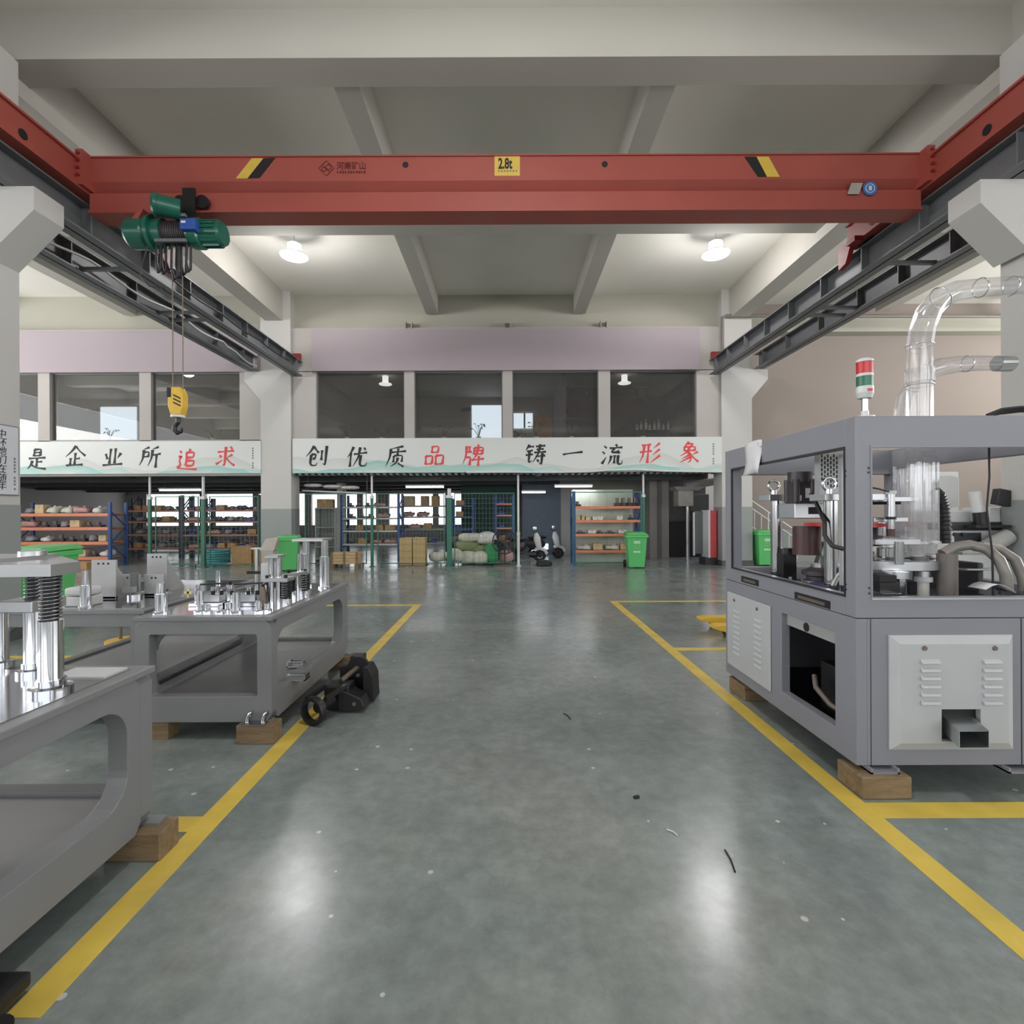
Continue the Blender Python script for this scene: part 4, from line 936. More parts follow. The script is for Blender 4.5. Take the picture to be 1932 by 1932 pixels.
for pxa, pxb in ((1727, 1762), (1843, 1877)):
    b = MB()
    for k in range(6):
        xa, z = F_(pxa, 1245 + k * 15.2); xb, _ = F_(pxb, 1245)
        b.prism([(YF - 0.034, z - 0.012), (YF - 0.052, z - 0.010), (YF - 0.048, z + 0.004), (YF - 0.034, z + 0.014)], 'x', xa, xb)
    b.build('louvre', 'panel_grey', fp, 0.003)
for px, py in ((1735, 1220), (1866, 1220)):
    x, z = F_(px, py); MB().lathe([(0, -0.008), (0.012, -0.008), (0.014, 0)], (x, YF - 0.034, z), (0, 1, 0), 14).build('lock', 'rope_steel', fp)
MB().box(hx0, hx1, YF + 0.0605, YF + 0.065, hz0, hz1).box(hx0 - .001, hx1 + .001, YF - 0.0008, YF + 0.0, hz0, hz1).build('chute_opening', 'matte_black', m)
# sheet metal chute sliding out and downward
ch = MB(); wq = 0.078; xq = (hx0 + hx1) / 2; xo = 2.515
zt0, zt1 = hz1 - 0.045, hz1 - 0.08
def cq(x, y, z): return (x, y, z)
A = [(xq - wq, YF, zt0), (xq + wq, YF, zt0), (xo + wq, YF - 0.14, zt1), (xo - wq, YF - 0.14, zt1)]
hh = 0.085
Bv = [(v[0], v[1], v[2] - hh) for v in A]
ch.add([*A, *Bv], [(0, 1, 2, 3), (4, 7, 6, 5), (0, 3, 7, 4), (1, 5, 6, 2)])
co = ch.build('chute', 'chute_zinc', m)
so = co.modifiers.new('sheet', 'SOLIDIFY'); so.thickness = 0.004
# white louvred panel on the side
sp_ = MB().box(X0 - 0.014, X0 - 0.001, 3.83, 4.57, 0.245, 0.885).build('side_panel', 'panel_grey', m, 0.006)
for y in (3.95, 4.32):
    b = MB()
    for k in range(9):
        z = 0.74 - k * 0.045; b.prism([(X0 - 0.014, z - 0.008), (X0 - 0.022, z - 0.006), (X0 - 0.014, z + 0.008)], 'y', y, y + 0.12)
    b.build('louvre', 'panel_grey', sp_)
for y in (4.02, 4.42): MB().lathe([(0, -0.008), (0.012, -0.008), (0.014, 0)], (X0 - 0.014, y, 0.83), (1, 0, 0), 12).build('lock', 'rope_steel', sp_)
# recessed handles on the side sill
for y0, y1, z in ((3.13, 3.52, 1.02), (4.02, 4.32, 1.03)):
    MB().box(X0 - 0.001, X0 + 0.012, y0, y1, z - 0.025, z + 0.025).build('recess', 'matte_black', m)
    MB().box(X0 - 0.008, X0 + 0.002, y0 + 0.05, y1 - 0.05, z - 0.012, z + 0.008).build('drawer_handle', 'rope_steel', m)
# screw pairs
for (x, y, z, d) in ((2.05, 0, 1.84, 'f'), (2.05, 0, 1.815, 'f'), (2.05, 0, 1.16, 'f'), (2.05, 0, 1.13, 'f'), (0, 2.985, 1.83, 's'), (0, 2.985, 1.80, 's'), (0, 2.985, 1.17, 's'), (0, 2.985, 1.14, 's')):
    (MB().cyl((x, YF - 0.003, z), (x, YF, z), 0.006, n=8) if d == 'f' else MB().cyl((X0 - 0.003, y, z), (X0, y, z), 0.006, n=8)).build('hinge_screw', 'machine_dark', m)
# feet
for (x, y) in ((2.03, YF + 0.03), (2.80, YF + 0.03), (2.03, YB - 0.25), (2.8, YB - 0.25)):
    MB().box(x, x + 0.16, y - 0.07, y + 0.2, 0.125, 0.135).box(x, x + 0.012, y - 0.07, y + 0.2, 0.125, ZBm).box(x + 0.148, x + 0.16, y - 0.07, y + 0.2, 0.125, ZBm).build('foot_channel', MG, m)
for (x0, x1, y0, y1, lb) in ((1.96, 2.235, 2.83, 3.05, 'scuffed wooden block under the front aisle corner of the forming machine'), (1.99, 2.2, 4.3, 4.6, 'reddish wooden block under the rear aisle corner of the forming machine'), (2.8, 3.0, 3.7, 3.9, 'wooden block deep under the front of the forming machine'), (2.8, 3.0, 4.3, 4.6, 'wooden block deep under the rear of the forming machine')):
    tag(MB().box(x0, x1, y0, y1, 0, 0.1245).build('wood_block', 'wood', None, 0.008), lb, 'wood block')
# paper taped on the top rail
b = MB(); pv = []
for i in range(5):
    for j in range(6):
        y = 3.95 + 0.26 * i / 4 ; z = 2.15 - 0.26 * j / 5 ; pv.append((X0 - 0.006 - 0.03 * (j / 5) ** 2 + 0.012 * math.sin(i * 1.3 + j), y + 0.02 * math.sin(j * 0.9), z + 0.01 * math.sin(i)))
b.add(pv, [(i * 6 + j, i * 6 + j + 1, (i + 1) * 6 + j + 1, (i + 1) * 6 + j) for i in range(4) for j in range(5)], True)
o = b.build('paper_sheet', 'paper_white'); sm_ = o.modifiers.new('sheet', 'SOLIDIFY'); sm_.thickness = 0.002
tag(o, 'curling white paper sheet taped over the top rail of the forming machine', 'paper')
# signal tower
x, y = 2.115, 3.02
t = thing('signal_tower', 'red and green signal tower light standing on the grey machine corner', 'signal light', (x, y, ZTm))
def zt(py): return ZP(1620, py, y)
MB().lathe([(0, 0), (0.05, 0), (0.05, 0.02), (0.02, 0.025), (0.02, 0.05), (0, 0.05)], (x, y, ZTm), n=18).build('foot', 'panel_white', t)
MB().cyl((x, y, ZTm + 0.02), (x, y, zt(752)), 0.016, n=12).build('pole', 'chrome', t)
MB().lathe([(0, zt(752)), (0.036, zt(752)), (0.045, zt(742)), (0.045, zt(730)), (0, zt(730))], (x, y, 0), n=24).build('base_housing', 'panel_white', t)
MB().cyl((x, y, zt(730)), (x, y, zt(711)), 0.043, n=24).build('green_lens', 'signal_green', t)
MB().cyl((x, y, zt(711)), (x, y, zt(706)), 0.044, n=24).build('ring', 'panel_white', t)
MB().cyl((x, y, zt(706)), (x, y, zt(684)), 0.043, n=24).build('red_lens', 'signal_red', t)
MB().lathe([(0.045, zt(684)), (0.045, zt(680)), (0.03, zt(677)), (0, zt(677))], (x, y, 0), n=24).build('cap', 'panel_white', t)
MB().box(x - 0.014, x + 0.014, y - 0.047, y - 0.044, zt(741), zt(736)).build('base_label', 'signal_red', t)

# inner works, all standing on the deck
D = ZS + 0.012
def Q(px, py, Y): return P(px, py, Y)
def lift_column(px, Y, py_top, r, label):
    x = XP(px, Y, 1000); zt_ = ZP(px, py_top, Y)
    MB().cyl((x, Y, D), (x, Y, zt_), r, n=18).build('guide_column', 'chrome', m)
    return x, zt_
x, z = lift_column(1465, 4.15, 945, 0.045, '')
MB().box(x - 0.10, x + 0.12, 4.06, 4.24, z, z + 0.05).build('bridge_plate', 'alu', m, 0.003)
e_ = MB().torus((x - 0.02, 4.15, z + 0.12), (0, 1, 0), 0.042, 0.012, 20, 8).cyl((x - 0.02, 4.15, z + 0.05), (x - 0.02, 4.15, z + 0.085), 0.025, n=12); e_.build('eye_bolt', 'chrome', m)
x, z = lift_column(1570, 3.45, 945, 0.05, '')
MB().box(x - 0.10, x + 0.3, 3.36, 3.54, z, z + 0.045).build('bridge_plate', 'alu', m, 0.003)
e_ = MB().torus((x - 0.02, 3.45, z + 0.115), (0, 1, 0), 0.042, 0.012, 20, 8).cyl((x - 0.02, 3.45, z + 0.045), (x - 0.02, 3.45, z + 0.08), 0.025, n=12); e_.build('eye_bolt', 'chrome', m)
# servo motor with gearbox over maroon cylinder
x = XP(1509, 3.85, 920)
def z_(py, Y=3.85): return ZP(1509, py, Y)
mo = MB().box(x - 0.07, x + 0.07, 3.78, 3.92, z_(950), z_(905)).cyl((x, 3.85, z_(910)), (x, 3.85, z_(891)), 0.082, n=24)
for a_ in range(4): mo.cyl((x + 0.06 * (1 if a_ % 2 else -1), 3.85 + 0.06 * (1 if a_ > 1 else -1), z_(948)), (x + 0.06 * (1 if a_ % 2 else -1), 3.85 + 0.06 * (1 if a_ > 1 else -1), z_(905)), 0.024, n=10)
mo = mo.build('servo_motor', 'motor_dark', m)
MB().box(x + 0.0, x + 0.035, 3.776, 3.779, z_(940), z_(922)).box(x - 0.06, x - 0.03, 3.776, 3.779, z_(945), z_(935)).build('motor_label', 'panel_white', mo)
MB().box(x - 0.10, x + 0.11, 3.74, 3.96, z_(978), z_(950)).build('gearbox', 'alu', m, 0.006)
MB().box(x + 0.0, x + 0.09, 3.735, 3.741, z_(970), z_(957)).build('gearbox_slot', 'matte_black', m)
MB().lathe([(0.0, 0), (0.27, 0), (0.27, 0.022), (0, 0.022)], (x + 0.23, 3.66, z_(991)), n=36).build('red_ring_plate', 'signal_red', m)
MB().cyl((x + 0.05, 3.85, z_(1046)), (x + 0.05, 3.85, z_(993)), 0.095, n=24).build('forming_cylinder', 'maroon', m)
MB().lathe([(0, 0), (0.10, 0), (0.115, 0.03), (0.115, 0.08), (0.09, 0.1), (0.09, 0.13), (0.12, 0.14), (0.12, 0.17), (0.05, 0.2), (0, 0.2)], (x + 0.06, 3.7, D), n=26).build('turret', 'motor_dark', m)
MB().lathe([(0.116, 0), (0.122, 0.0), (0.122, 0.025), (0.116, 0.025)], (x + 0.06, 3.7, D + 0.075), n=26).build('turret_band', 'alu', m)
MB().lathe([(0, 0.0), (0.06, 0.0), (0.06, 0.03), (0, 0.03)], (x + 0.06, 3.7, D + 0.19), n=20).build('turret_cap', 'chrome', m)
for px, Y, r in ((1467, 4.22, 0.038), (1484, 4.02, 0.05)):
    xx = XP(px, Y, 1060); sm = MB().box(xx - r, xx + r, Y - r, Y + r, D, ZP(px, 1045, Y)).cyl((xx, Y, ZP(px, 1047, Y)), (xx, Y, ZP(px, 1034, Y)), r * 1.05, n=16).build('stepper_motor', 'black_paint', m)
    MB().box(xx - 0.012, xx + 0.012, Y - r - 0.002, Y - r, D + 0.05, D + 0.09).build('motor_label', 'panel_white', sm)
# perforated guard
a, c = Q(1546, 860, 3.58), Q(1580, 860, 3.58)
g_ = MB().box(a.x, c.x + 0.06, 3.58, 3.64, Q(1546, 942, 3.58).z, a.z + 0.03).build('guard_box', 'alu_paint', m)
b = MB()
for i in range(6):
    for j in range(7):
        xx = a.x + 0.012 + i * 0.021; zz = a.z + 0.01 - j * 0.032 - (0.016 if i % 2 else 0); b.box(xx, xx + 0.008, 3.577, 3.58, zz - 0.022, zz)
b.build('guard_slots', 'matte_black', g_)
a = Q(1584, 850, 3.3); MB().box(a.x, a.x + 0.03, 3.28, 3.31, 1.12, 1.96).build('slotted_rail', 'alu_paint', m)
a = Q(1648, 850, 3.0); 
b = MB().box(2.07, 2.10, 3.0, 3.03, 1.5, 1.96); b.build('slotted_rail', 'alu_paint', m)
MB().tube([Q(1530, 930, 3.6), Q(1545, 960, 3.55), Q(1556, 985, 3.4), Q(1556, 1010, 3.35), Q(1570, 1030, 3.3), Q(1592, 1036, 3.25)], 0.014, 8).build('cable', 'cable_black', m)
a = Q(1528, 1090, 3.62); MB().box(a.x, a.x + 0.17, 3.42, 3.62, D, D + 0.10).build('cable_tray', 'tray_violet', m)
MB().tube([Q(1570, 1105, 3.4), Q(1580, 1085, 3.4), Q(1592, 1075, 3.4), Q(1600, 1085, 3.4)], 0.008, 6).tube([Q(1575, 1105, 3.4), Q(1588, 1082, 3.4), Q(1600, 1078, 3.4)], 0.007, 6).build('cable', 'panel_white', m)
# front window works
YW = 3.35
def cylz(px, py0, py1, Y, r, nm, mt, n=18): xx = XP(px, Y, py0); return MB().cyl((xx, Y, ZP(px, py0, Y)), (xx, Y, ZP(px, py1, Y)), r, n=n).build(nm, mt, m)
cylz(1681, 975, 932, YW, 0.022, 'air_cylinder', 'alu'); cylz(1681, 932, 926, YW, 0.03, 'cylinder_head', 'panel_white'); cylz(1681, 998, 978, YW, 0.024, 'cylinder_body', 'chrome'); cylz(1681, 980, 975, YW, 0.03, 'cylinder_head', 'matte_black'); cylz(1681, 1012, 998, YW, 0.025, 'punch', 'maroon')
def hbar(px0, px1, py0, py1, Y, d, nm, mt):
    p, q = P(px0, py1, Y), P(px1, py0, Y); return MB().box(p.x, q.x, Y - d / 2, Y + d / 2, p.z, q.z).build(nm, mt, m, 0.002)
hbar(1630, 1710, 938, 947, 3.5, 0.2, 'cross_plate', 'alu'); hbar(1630, 1692, 976, 984, 3.5, 0.2, 'cross_plate', 'alu'); hbar(1630, 1712, 1016, 1026, 3.42, 0.22, 'cross_plate', 'alu')
x = XP(1690, 3.5, 1070); MB().lathe([(0, 0), (0.36, 0), (0.36, 0.055), (0.34, 0.06), (0, 0.06)], (x - 0.02, 3.62, ZP(1690, 1076, 3.3)), n=44).build('turntable', 'alu', m)
b = MB()
for k in range(10):
    a_ = k * PI / 5; b.lathe([(0, 0), (0.05, 0), (0.05, 0.018), (0.03, 0.02), (0, 0.02)], (x - 0.02 + 0.26 * math.cos(a_), 3.62 + 0.26 * math.sin(a_), ZP(1690, 1076, 3.3) + 0.06), n=16)
b.build('cup_seat', 'steel_grey', m)
cylz(1696, 1065, 1022, 3.2, 0.026, 'guide_column', 'chrome'); cylz(1698, 1124, 1078, 3.24, 0.034, 'guide_column', 'chrome'); cylz(1690, 1090, 1078, 3.26, 0.07, 'column_collar', 'alu')
cylz(1742, 1124, 1092, 3.35, 0.032, 'guide_column', 'pot_white'); cylz(1742, 1097, 1088, 3.35, 0.05, 'column_collar', 'panel_white'); cylz(1742, 1088, 1077, 3.35, 0.04, 'column_collar', 'alu')
cylz(1675, 1032, 1016, 3.4, 0.05, 'die_block', 'alu'); cylz(1674, 1052, 1034, 3.44, 0.06, 'die_block', 'chrome'); cylz(1651, 1030, 995, 3.6, 0.05, 'die_block', 'maroon'); cylz(1664, 1010, 985, 3.5, 0.03, 'die_block', 'chrome')
hbar(1645, 1676, 1083, 1096, 3.2, 0.14, 'sensor_block', 'matte_black'); hbar(1643, 1678, 1096, 1115, 3.2, 0.16, 'sensor_block', 'black_paint'); hbar(1643, 1678, 1115, 1118, 3.16, 0.2, 'sensor_shelf', 'chrome'); hbar(1706, 1725, 1095, 1120, 3.5, 0.1, 'sensor_block', 'machine_dark')
MB().tube([Q(1645, 920, 3.3), Q(1660, 923, 3.3), Q(1678, 928, 3.34)], 0.006, 6).build('air_line', 'cable_black', m)
hbar(1645, 1690, 946, 952, 3.6, 0.1, 'belt', 'matte_black')
# clear cup tubes in a bundle
for px, Y, r, p0, p1 in ((1712, 3.72, 0.085, 1045, 850), (1740, 3.5, 0.07, 1002, 848), (1728, 3.42, 0.05, 1050, 870), (1752, 3.6, 0.06, 1020, 862), (1765, 3.5, 0.022, 1020, 925)):
    xx = XP(px, Y, 950); b = MB().cyl((xx, Y, ZP(px, p0, Y)), (xx, Y, ZP(px, p1, Y)), r, n=24, caps=False); b.build('cup_magazine', 'clear_plastic', m)
a = Q(1745, 1003, 3.45); MB().cyl((a.x, 3.55, ZP(1745, 1050, 3.45)), (a.x, 3.55, a.z), 0.13, n=28, caps=False).build('vacuum_chamber', 'clear_plastic', m)
MB().lathe([(0.0, 0), (0.15, 0), (0.15, 0.015), (0, 0.015)], (a.x, 3.55, ZP(1745, 1026, 3.45)), n=28).build('chamber_plate', 'alu', m)
MB().lathe([(0.0, 0), (0.15, 0), (0.15, 0.015), (0, 0.015)], (a.x, 3.55, ZP(1745, 1052, 3.45)), n=28).build('chamber_plate', 'alu', m)
# thick grey hose, black corrugated hose, grey stand pipe
MB().tube([Q(1778, 1045, 3.3), Q(1800, 1032, 3.3), Q(1830, 1028, 3.3), Q(1862, 1036, 3.25), Q(1885, 1056, 3.2), Q(1898, 1085, 3.18), Q(1900, 1118, 3.18)], 0.032, 14).build('vacuum_hose', 'tube_grey', m)
MB().tube([Q(1850, 1030, 3.5), Q(1885, 1036, 3.5), Q(1915, 1056, 3.45), Q(1930, 1090, 3.4), Q(1934, 1120, 3.4)], 0.032, 14).build('vacuum_hose', 'tube_grey', m)
for px in (1900, 1932): cylz(px, 1122, 1114, 3.18 if px == 1900 else 3.4, 0.042, 'hose_clamp', 'chrome')
x = XP(1787, 3.3, 1100); MB().cyl((x, 3.3, D), (x, 3.3, ZP(1787, 1044, 3.3)), 0.055, n=20).build('stand_pipe', 'pipe_grey', m)
hp = [Q(1763, 928, 3.7), Q(1774, 938, 3.7), Q(1780, 960, 3.7), Q(1782, 990, 3.7), Q(1783, 1025, 3.7)]
hh_ = MB().tube(hp, 0.036, 12)
for i in range(len(hp) - 1):
    for k in range(4):
        p = hp[i].lerp(hp[i + 1], k / 4); hh_.torus(p, hp[i + 1] - hp[i], 0.036, 0.006, 14, 5)
hh_.build('corrugated_hose', 'black_paint', m)
MB().box(XP(1810, 3.9), X1m - 0.1, 3.7, 4.3, D, D + 0.22).build('drive_housing', 'machine_dark', m, 0.01)
hbar(1805, 1880, 1040, 1046, 3.75, 0.1, 'rail_strip', 'chrome'); hbar(1808, 1890, 1072, 1076, 3.66, 0.06, 'rail_strip', 'chrome')
MB().tube([Q(1866, 845, 3.2), Q(1867, 900, 3.2), Q(1862, 960, 3.2), Q(1872, 1040, 3.2), Q(1874, 1125, 3.2)], 0.006, 6).build('cable', 'cable_black', m)
a = Q(1850, 1115, 3.1)
b = MB(); pv = []
for i in range(6):
    for j in range(3): pv.append((a.x - 0.06 + 0.035 * i, 3.0 + 0.06 * j, 1.112 + 0.05 * math.sin(i * 0.55 + 0.4)))
b.add(pv, [(i * 3 + j, i * 3 + j + 1, (i + 1) * 3 + j + 1, (i + 1) * 3 + j) for i in range(5) for j in range(2)], True)
o = b.build('paper_tag', 'paper_white', m)
o.modifiers.new('sheet', 'SOLIDIFY').thickness = 0.002
# clear extraction pipe above the machine
YP = 3.55
t = thing('clear_extraction_pipe', 'tall clear plastic extraction pipe rising from the forming machine and bending aside', 'pipe', (XP(1735, YP), YP, ZS + 0.6))
main = [Q(1735, 850, YP), Q(1735, 700, YP), Q(1735, 655, YP)]
for a0, a1 in ((850, 722), (698, 652)):
    MB().cyl(Q(1735, a0, YP), Q(1735, a1, YP), 0.077, n=28, caps=False).build('pipe_section', 'clear_plastic', t)
bend = [Q(1735, 652, YP), Q(1740, 620, YP), Q(1752, 588, YP), Q(1774, 563, YP), Q(1805, 549, YP), Q(1850, 543, YP), Q(1905, 539, YP), Q(1950, 537, YP)]
MB().tube(bend, [0.077, 0.077, 0.077, 0.074, 0.068, 0.062, 0.06, 0.06], 24, caps=False).build('pipe_bend', 'clear_plastic', t)
MB().cyl(Q(1735, 722, YP), Q(1735, 697, YP), 0.086, n=28).build('collar', 'clear_plastic', t)
br = [Q(1752, 700, YP), Q(1775, 692, YP), Q(1810, 687, YP), Q(1850, 685, YP), Q(1880, 685, YP)]
MB().tube(br, [0.06, 0.06, 0.055, 0.052, 0.05], 22, caps=False).build('branch_pipe', 'clear_plastic', t)
MB().tube([Q(1880, 686, YP), Q(1908, 686, YP)], 0.054, 22).build('pipe_clamp', 'chrome', t)
for p, q, r in ((main[1] + Vector((0, 0, -0.1)), Vector((0, 0, 1)), 0.08), (Q(1735, 652, YP), Vector((0, 0, 1)), 0.079), (Q(1775, 562, YP), Vector((0.8, 0, 0.5)), 0.075), (Q(1850, 543, YP), Vector((1, 0, 0.1)), 0.064), (Q(1825, 686, YP), Vector((1, 0, 0)), 0.054), (Q(1908, 540, YP), Vector((1, 0, 0)), 0.063)):
    MB().torus(p, q, r, 0.004, 28, 6).build('joint_ring', 'chrome', t)
MB().tube([Q(1700, 790, 3.7), Q(1708, 745, 3.7), Q(1722, 725, 3.68)], 0.05, 18, caps=False).build('side_pipe', 'clear_plastic', t)
# cable coil on top
b = MB()
for k, (dy, dz) in enumerate(((0, 0), (0.03, 0.012), (0.06, -0.008))):
    b.tube([P(1862 + 6 * k, 783, 3.1 + dy), P(1890, 772 + 4 * k, 3.1 + dy), P(1925, 768 + 4 * k, 3.1 + dy), P(1970, 770 + 3 * k, 3.1 + dy), P(2000, 783, 3.1 + dy)], 0.008, 6)
tag(b.build('cable_coil', 'cable_black'), 'black cable loops lying on the top rail of the forming machine', 'cable')

# second machine standing behind, seen through the front window
YM = 6.6
t = thing('packing_machine', 'white machine with robot head behind the forming machine, seen through its window', 'machine', (XP(1900, YM), YM, 0))
def wx(px): return XP(px, YM, 950)
def wz(py): return ZP(1870, py, YM)
MB().box(wx(1785), wx(2050), YM, YM + 1.4, 0, wz(1000)).build('base_cabinet', 'panel_white', t, 0.02)
MB().box(wx(1785), wx(2050), YM - 0.03, YM + 0.3, wz(1000), wz(985)).build('rail', 'machine_dark', t, 0.01)
MB().box(wx(1782), wx(1845), YM + 0.1, YM + 0.5, wz(987), wz(963)).build('feeder_box', 'panel_white', t, 0.02)
MB().box(wx(1865), wx(1905), YM, YM + 0.4, wz(987), wz(957)).build('feeder_box', 'panel_white', t, 0.02)
MB().box(wx(1860), wx(1925), YM + 0.9, YM + 1.2, wz(987), wz(880)).build('control_cabinet', 'panel_white', t, 0.01)
MB().holeplate('y', YM + 0.4, YM + 0.55, (wx(1798), wx(1862), wz(957), wz(893)), (wx(1806), wx(1822), wz(950), wz(906)), 0.01, 3).build('arm_frame', 'panel_white', t, 0.01)
a = P(1840, 935, YM); MB().cyl((a.x, YM - 0.05, wz(975)), (a.x - 0.06, YM - 0.05, wz(928)), 0.06, n=18).build('camera_head', 'panel_white', t)
MB().cyl((a.x + 0.02, YM - 0.06, wz(990)), (a.x - 0.0, YM - 0.06, wz(966)), 0.075, n=18).build('gripper', 'black_paint', t)
MB().cbox((wx(1880), YM - 0.1, wz(940)), (0.24, 0.1, 0.2), (0, 0.2, 0)).build('screen_unit', 'machine_dark', t, 0.01)
MB().box(wx(1815), wx(1880), YM - 0.2, YM, wz(995), wz(990)).build('arm_tray', 'matte_black', t)
MB().box(wx(1800), wx(1850), YM - 0.01, YM, wz(1025), wz(1005)).build('air_panel', 'machine_dark', t, 0.003)
for px in (1800, 1815): MB().cyl((wx(px), YM - 0.03, wz(1008)), (wx(px), YM, wz(1008)), 0.025, n=12).build('gauge', 'black_paint', t)
MB().cyl((wx(1845), YM - 0.15, wz(1030)), (wx(1880), YM - 0.15, wz(1010)), 0.1, n=20).build('motor_drum', 'cabinet_grey', t)
MB().box(wx(1885), wx(1912), YM - 0.03, YM + 0.1, wz(1030), wz(1008)).build('vent', 'matte_black', t)
BR = {
'是': '36,95 34,62/36,93 66,95 63,64/38,79 62,80/36,65 62,66/12,52 88,56/50,54 50,14/51,36 74,38/30,42 24,22 10,4>/26,24 46,10 94,4',
'企': '50,98 32,72 6,48>/50,96 68,74 97,52/50,66 50,10/51,38 72,41/30,42 30,10/12,8 88,12',
'业': '38,90 36,20/60,92 60,22/16,66 26,42/86,70 72,46>/6,14 96,20',
'所': '44,94 18,84>/20,82 18,40 4,10>/20,70 44,74 42,50/20,50 42,52/86,96 58,84>/60,82 58,44 44,8>/60,58 98,64/80,60 80,0',
'追': '12,90 20,80/8,62 22,66 12,46 20,26 6,10/6,12 30,8 96,4/60,98 52,84>/44,84 44,20/44,82 78,84 76,60 46,58/46,44 80,46 78,22 46,20',
'求': '14,72 88,78/50,96 50,8 40,16>/24,58 32,48/10,16 40,36>/82,60 58,46>/54,46 74,24 96,10/70,96 80,86',
'创': '36,98 22,72 2,48>/36,94 50,76 60,66/26,58 48,60 44,38 34,40/26,58 24,20 30,8 52,8 56,22>/74,78 74,32/94,98 94,8 82,18>',
'优': '30,96 20,70 4,46>/20,68 20,4/34,62 94,70/60,94 56,50 34,6>/66,58 64,16 72,8 92,8 96,26>/78,92 86,82',
'质': '78,96 20,84>/22,84 20,44 4,4>/24,68 92,74/56,86 54,56/38,52 38,22/38,52 78,55 76,24/57,44 54,22 26,2>/60,18 86,2',
'品': '36,96 36,66/36,94 66,96 63,68/37,68 63,69/10,52 12,12/10,50 42,53 40,16/12,14 40,16/56,54 58,12/56,53 92,56 88,14/58,14 88,16',
'牌': '14,92 14,46 2,8>/14,62 40,66/28,92 28,64/16,40 36,42 34,4/70,98 62,88>/50,84 50,54/50,84 92,87 88,56/51,70 88,71/51,55 88,57/68,86 62,48 46,30>/42,28 98,34/74,46 74,0',
'铸': '20,96 4,70>/18,86 40,88/10,66 36,70/6,48 38,52/22,68 22,12 38,24>/50,88 92,92/54,74 86,77/44,60 98,64/70,98 62,50 40,14>/52,42 96,46/82,58 82,4 70,14>/60,28 68,18',
'一': '4,46 30,51 94,58',
'流': '10,90 22,80/4,64 16,54/6,8 14,22 24,40>/62,98 70,88/36,80 94,84/58,80 44,60 76,62/74,70 84,56/46,46 44,24 34,6>/62,48 62,10/78,48 78,14 84,6 98,8 98,24>',
'形': '10,86 52,90/4,54 58,60/22,88 20,40 6,6>/42,90 42,4/92,96 64,72>/94,68 64,42>/98,40 54,4>',
'象': '46,99 24,76>/42,90 66,92 56,78/26,76 28,58/26,76 78,78 74,58/28,59 74,61/50,76 44,54 10,34>/44,54 60,40 60,10 46,4>/56,42 18,20>/58,30 10,4>/90,54 66,40>/62,36 96,8',
}
def brush(ch, size, m, parent, loc, w=13.5):
    """one brush character: each stroke a tapering ribbon standing just off the banner face"""
    b = MB(); k = size / 100.0; x0, y0, z0 = loc; d = 0
    for st in BR[ch].split('/'):
        taper = st.endswith('>'); pts = [tuple(float(v) for v in q.split(',')) for q in st.rstrip('>').split()]
        # slight rise to the right and resample
        P_ = []
        for (ax, ay), (bx_, by) in zip(pts, pts[1:]):
            for i in range(5): t = i / 5; P_.append((ax + (bx_ - ax) * t, ay + (by - ay) * t))
        P_.append(pts[-1])
        for _ in range(2):
            P_ = [P_[0]] + [((P_[i - 1][0] + 2 * P_[i][0] + P_[i + 1][0]) / 4, (P_[i - 1][1] + 2 * P_[i][1] + P_[i + 1][1]) / 4) for i in range(1, len(P_) - 1)] + [P_[-1]]
        n = len(P_); L = []; R = []
        horiz = abs(pts[-1][0] - pts[0][0]) > abs(pts[-1][1] - pts[0][1])
        for i, (px, py) in enumerate(P_):
            a = P_[max(0, i - 1)]; c = P_[min(n - 1, i + 1)]; dx, dy = c[0] - a[0], c[1] - a[1]; l = math.hypot(dx, dy) or 1
            t = i / (n - 1)
            ww = w * ((1.05 - 0.9 * t) if taper else (0.95 - 0.45 * math.sin(PI * t) + 0.1 * t)) * (0.8 if horiz else 1.0) / 2
            px += 0.10 * (py - 50) ; 
            L.append((px - dy / l * ww, py + dx / l * ww)); R.append((px + dy / l * ww, py - dx / l * ww))
        yy = y0 - 0.001 - 0.0004 * d; d += 1
        vs = [(x0 + (p[0] - 50) * k, yy, z0 + (p[1] - 50) * k) for p in L] + [(x0 + (p[0] - 50) * k, yy, z0 + (p[1] - 50) * k) for p in R]
        vs += [(v[0], y0 + 0.002, v[2]) for v in vs]; h_ = 2 * n
        fs = []
        for i in range(n - 1):
            fs += [(i, n + i, n + i + 1, i + 1), (i, i + 1, h_ + i + 1, h_ + i), (n + i, h_ + n + i, h_ + n + i + 1, n + i + 1)]
        fs += [(0, h_, h_ + n, n), (n - 1, 2 * n - 1, h_ + 2 * n - 1, h_ + n - 1)]
        b.add(vs, fs)
    return b.build('character', m, parent)
# ------------------------------------------------------------------ banners with brush lettering
def banner(x0, x1, z0, z1, label, chars, name='wall_banner'):
    t = thing(name, label, 'banner', ((x0 + x1) / 2, YC, z0))
    b = MB().box(x0, x1, YC - 0.02, YC + 0.06, z0, z1).build('printed_face', 'banner_print', t)
    for ch, px, py, col in chars:
        p = P(px, py, YC - 0.02)
        o = brush(ch, 0.63, col, t, (p.x, YC - 0.0225, p.z))
    return t
Bc = banner(XP(553, YC), XP(1362, YC), ZP(956, 891, YC), ZP(956, 826, YC), 'white slogan banner with ten brush characters over the middle bay',
       [(c, x, y, 'ink_red' if c in '品牌形象' else 'ink_black') for c, x, y in (('创', 597, 861), ('优', 674, 862), ('质', 748, 861), ('品', 820, 861), ('牌', 894, 859), ('铸', 1010, 858), ('一', 1081, 856), ('流', 1155, 858), ('形', 1226, 855), ('象', 1300, 854))])
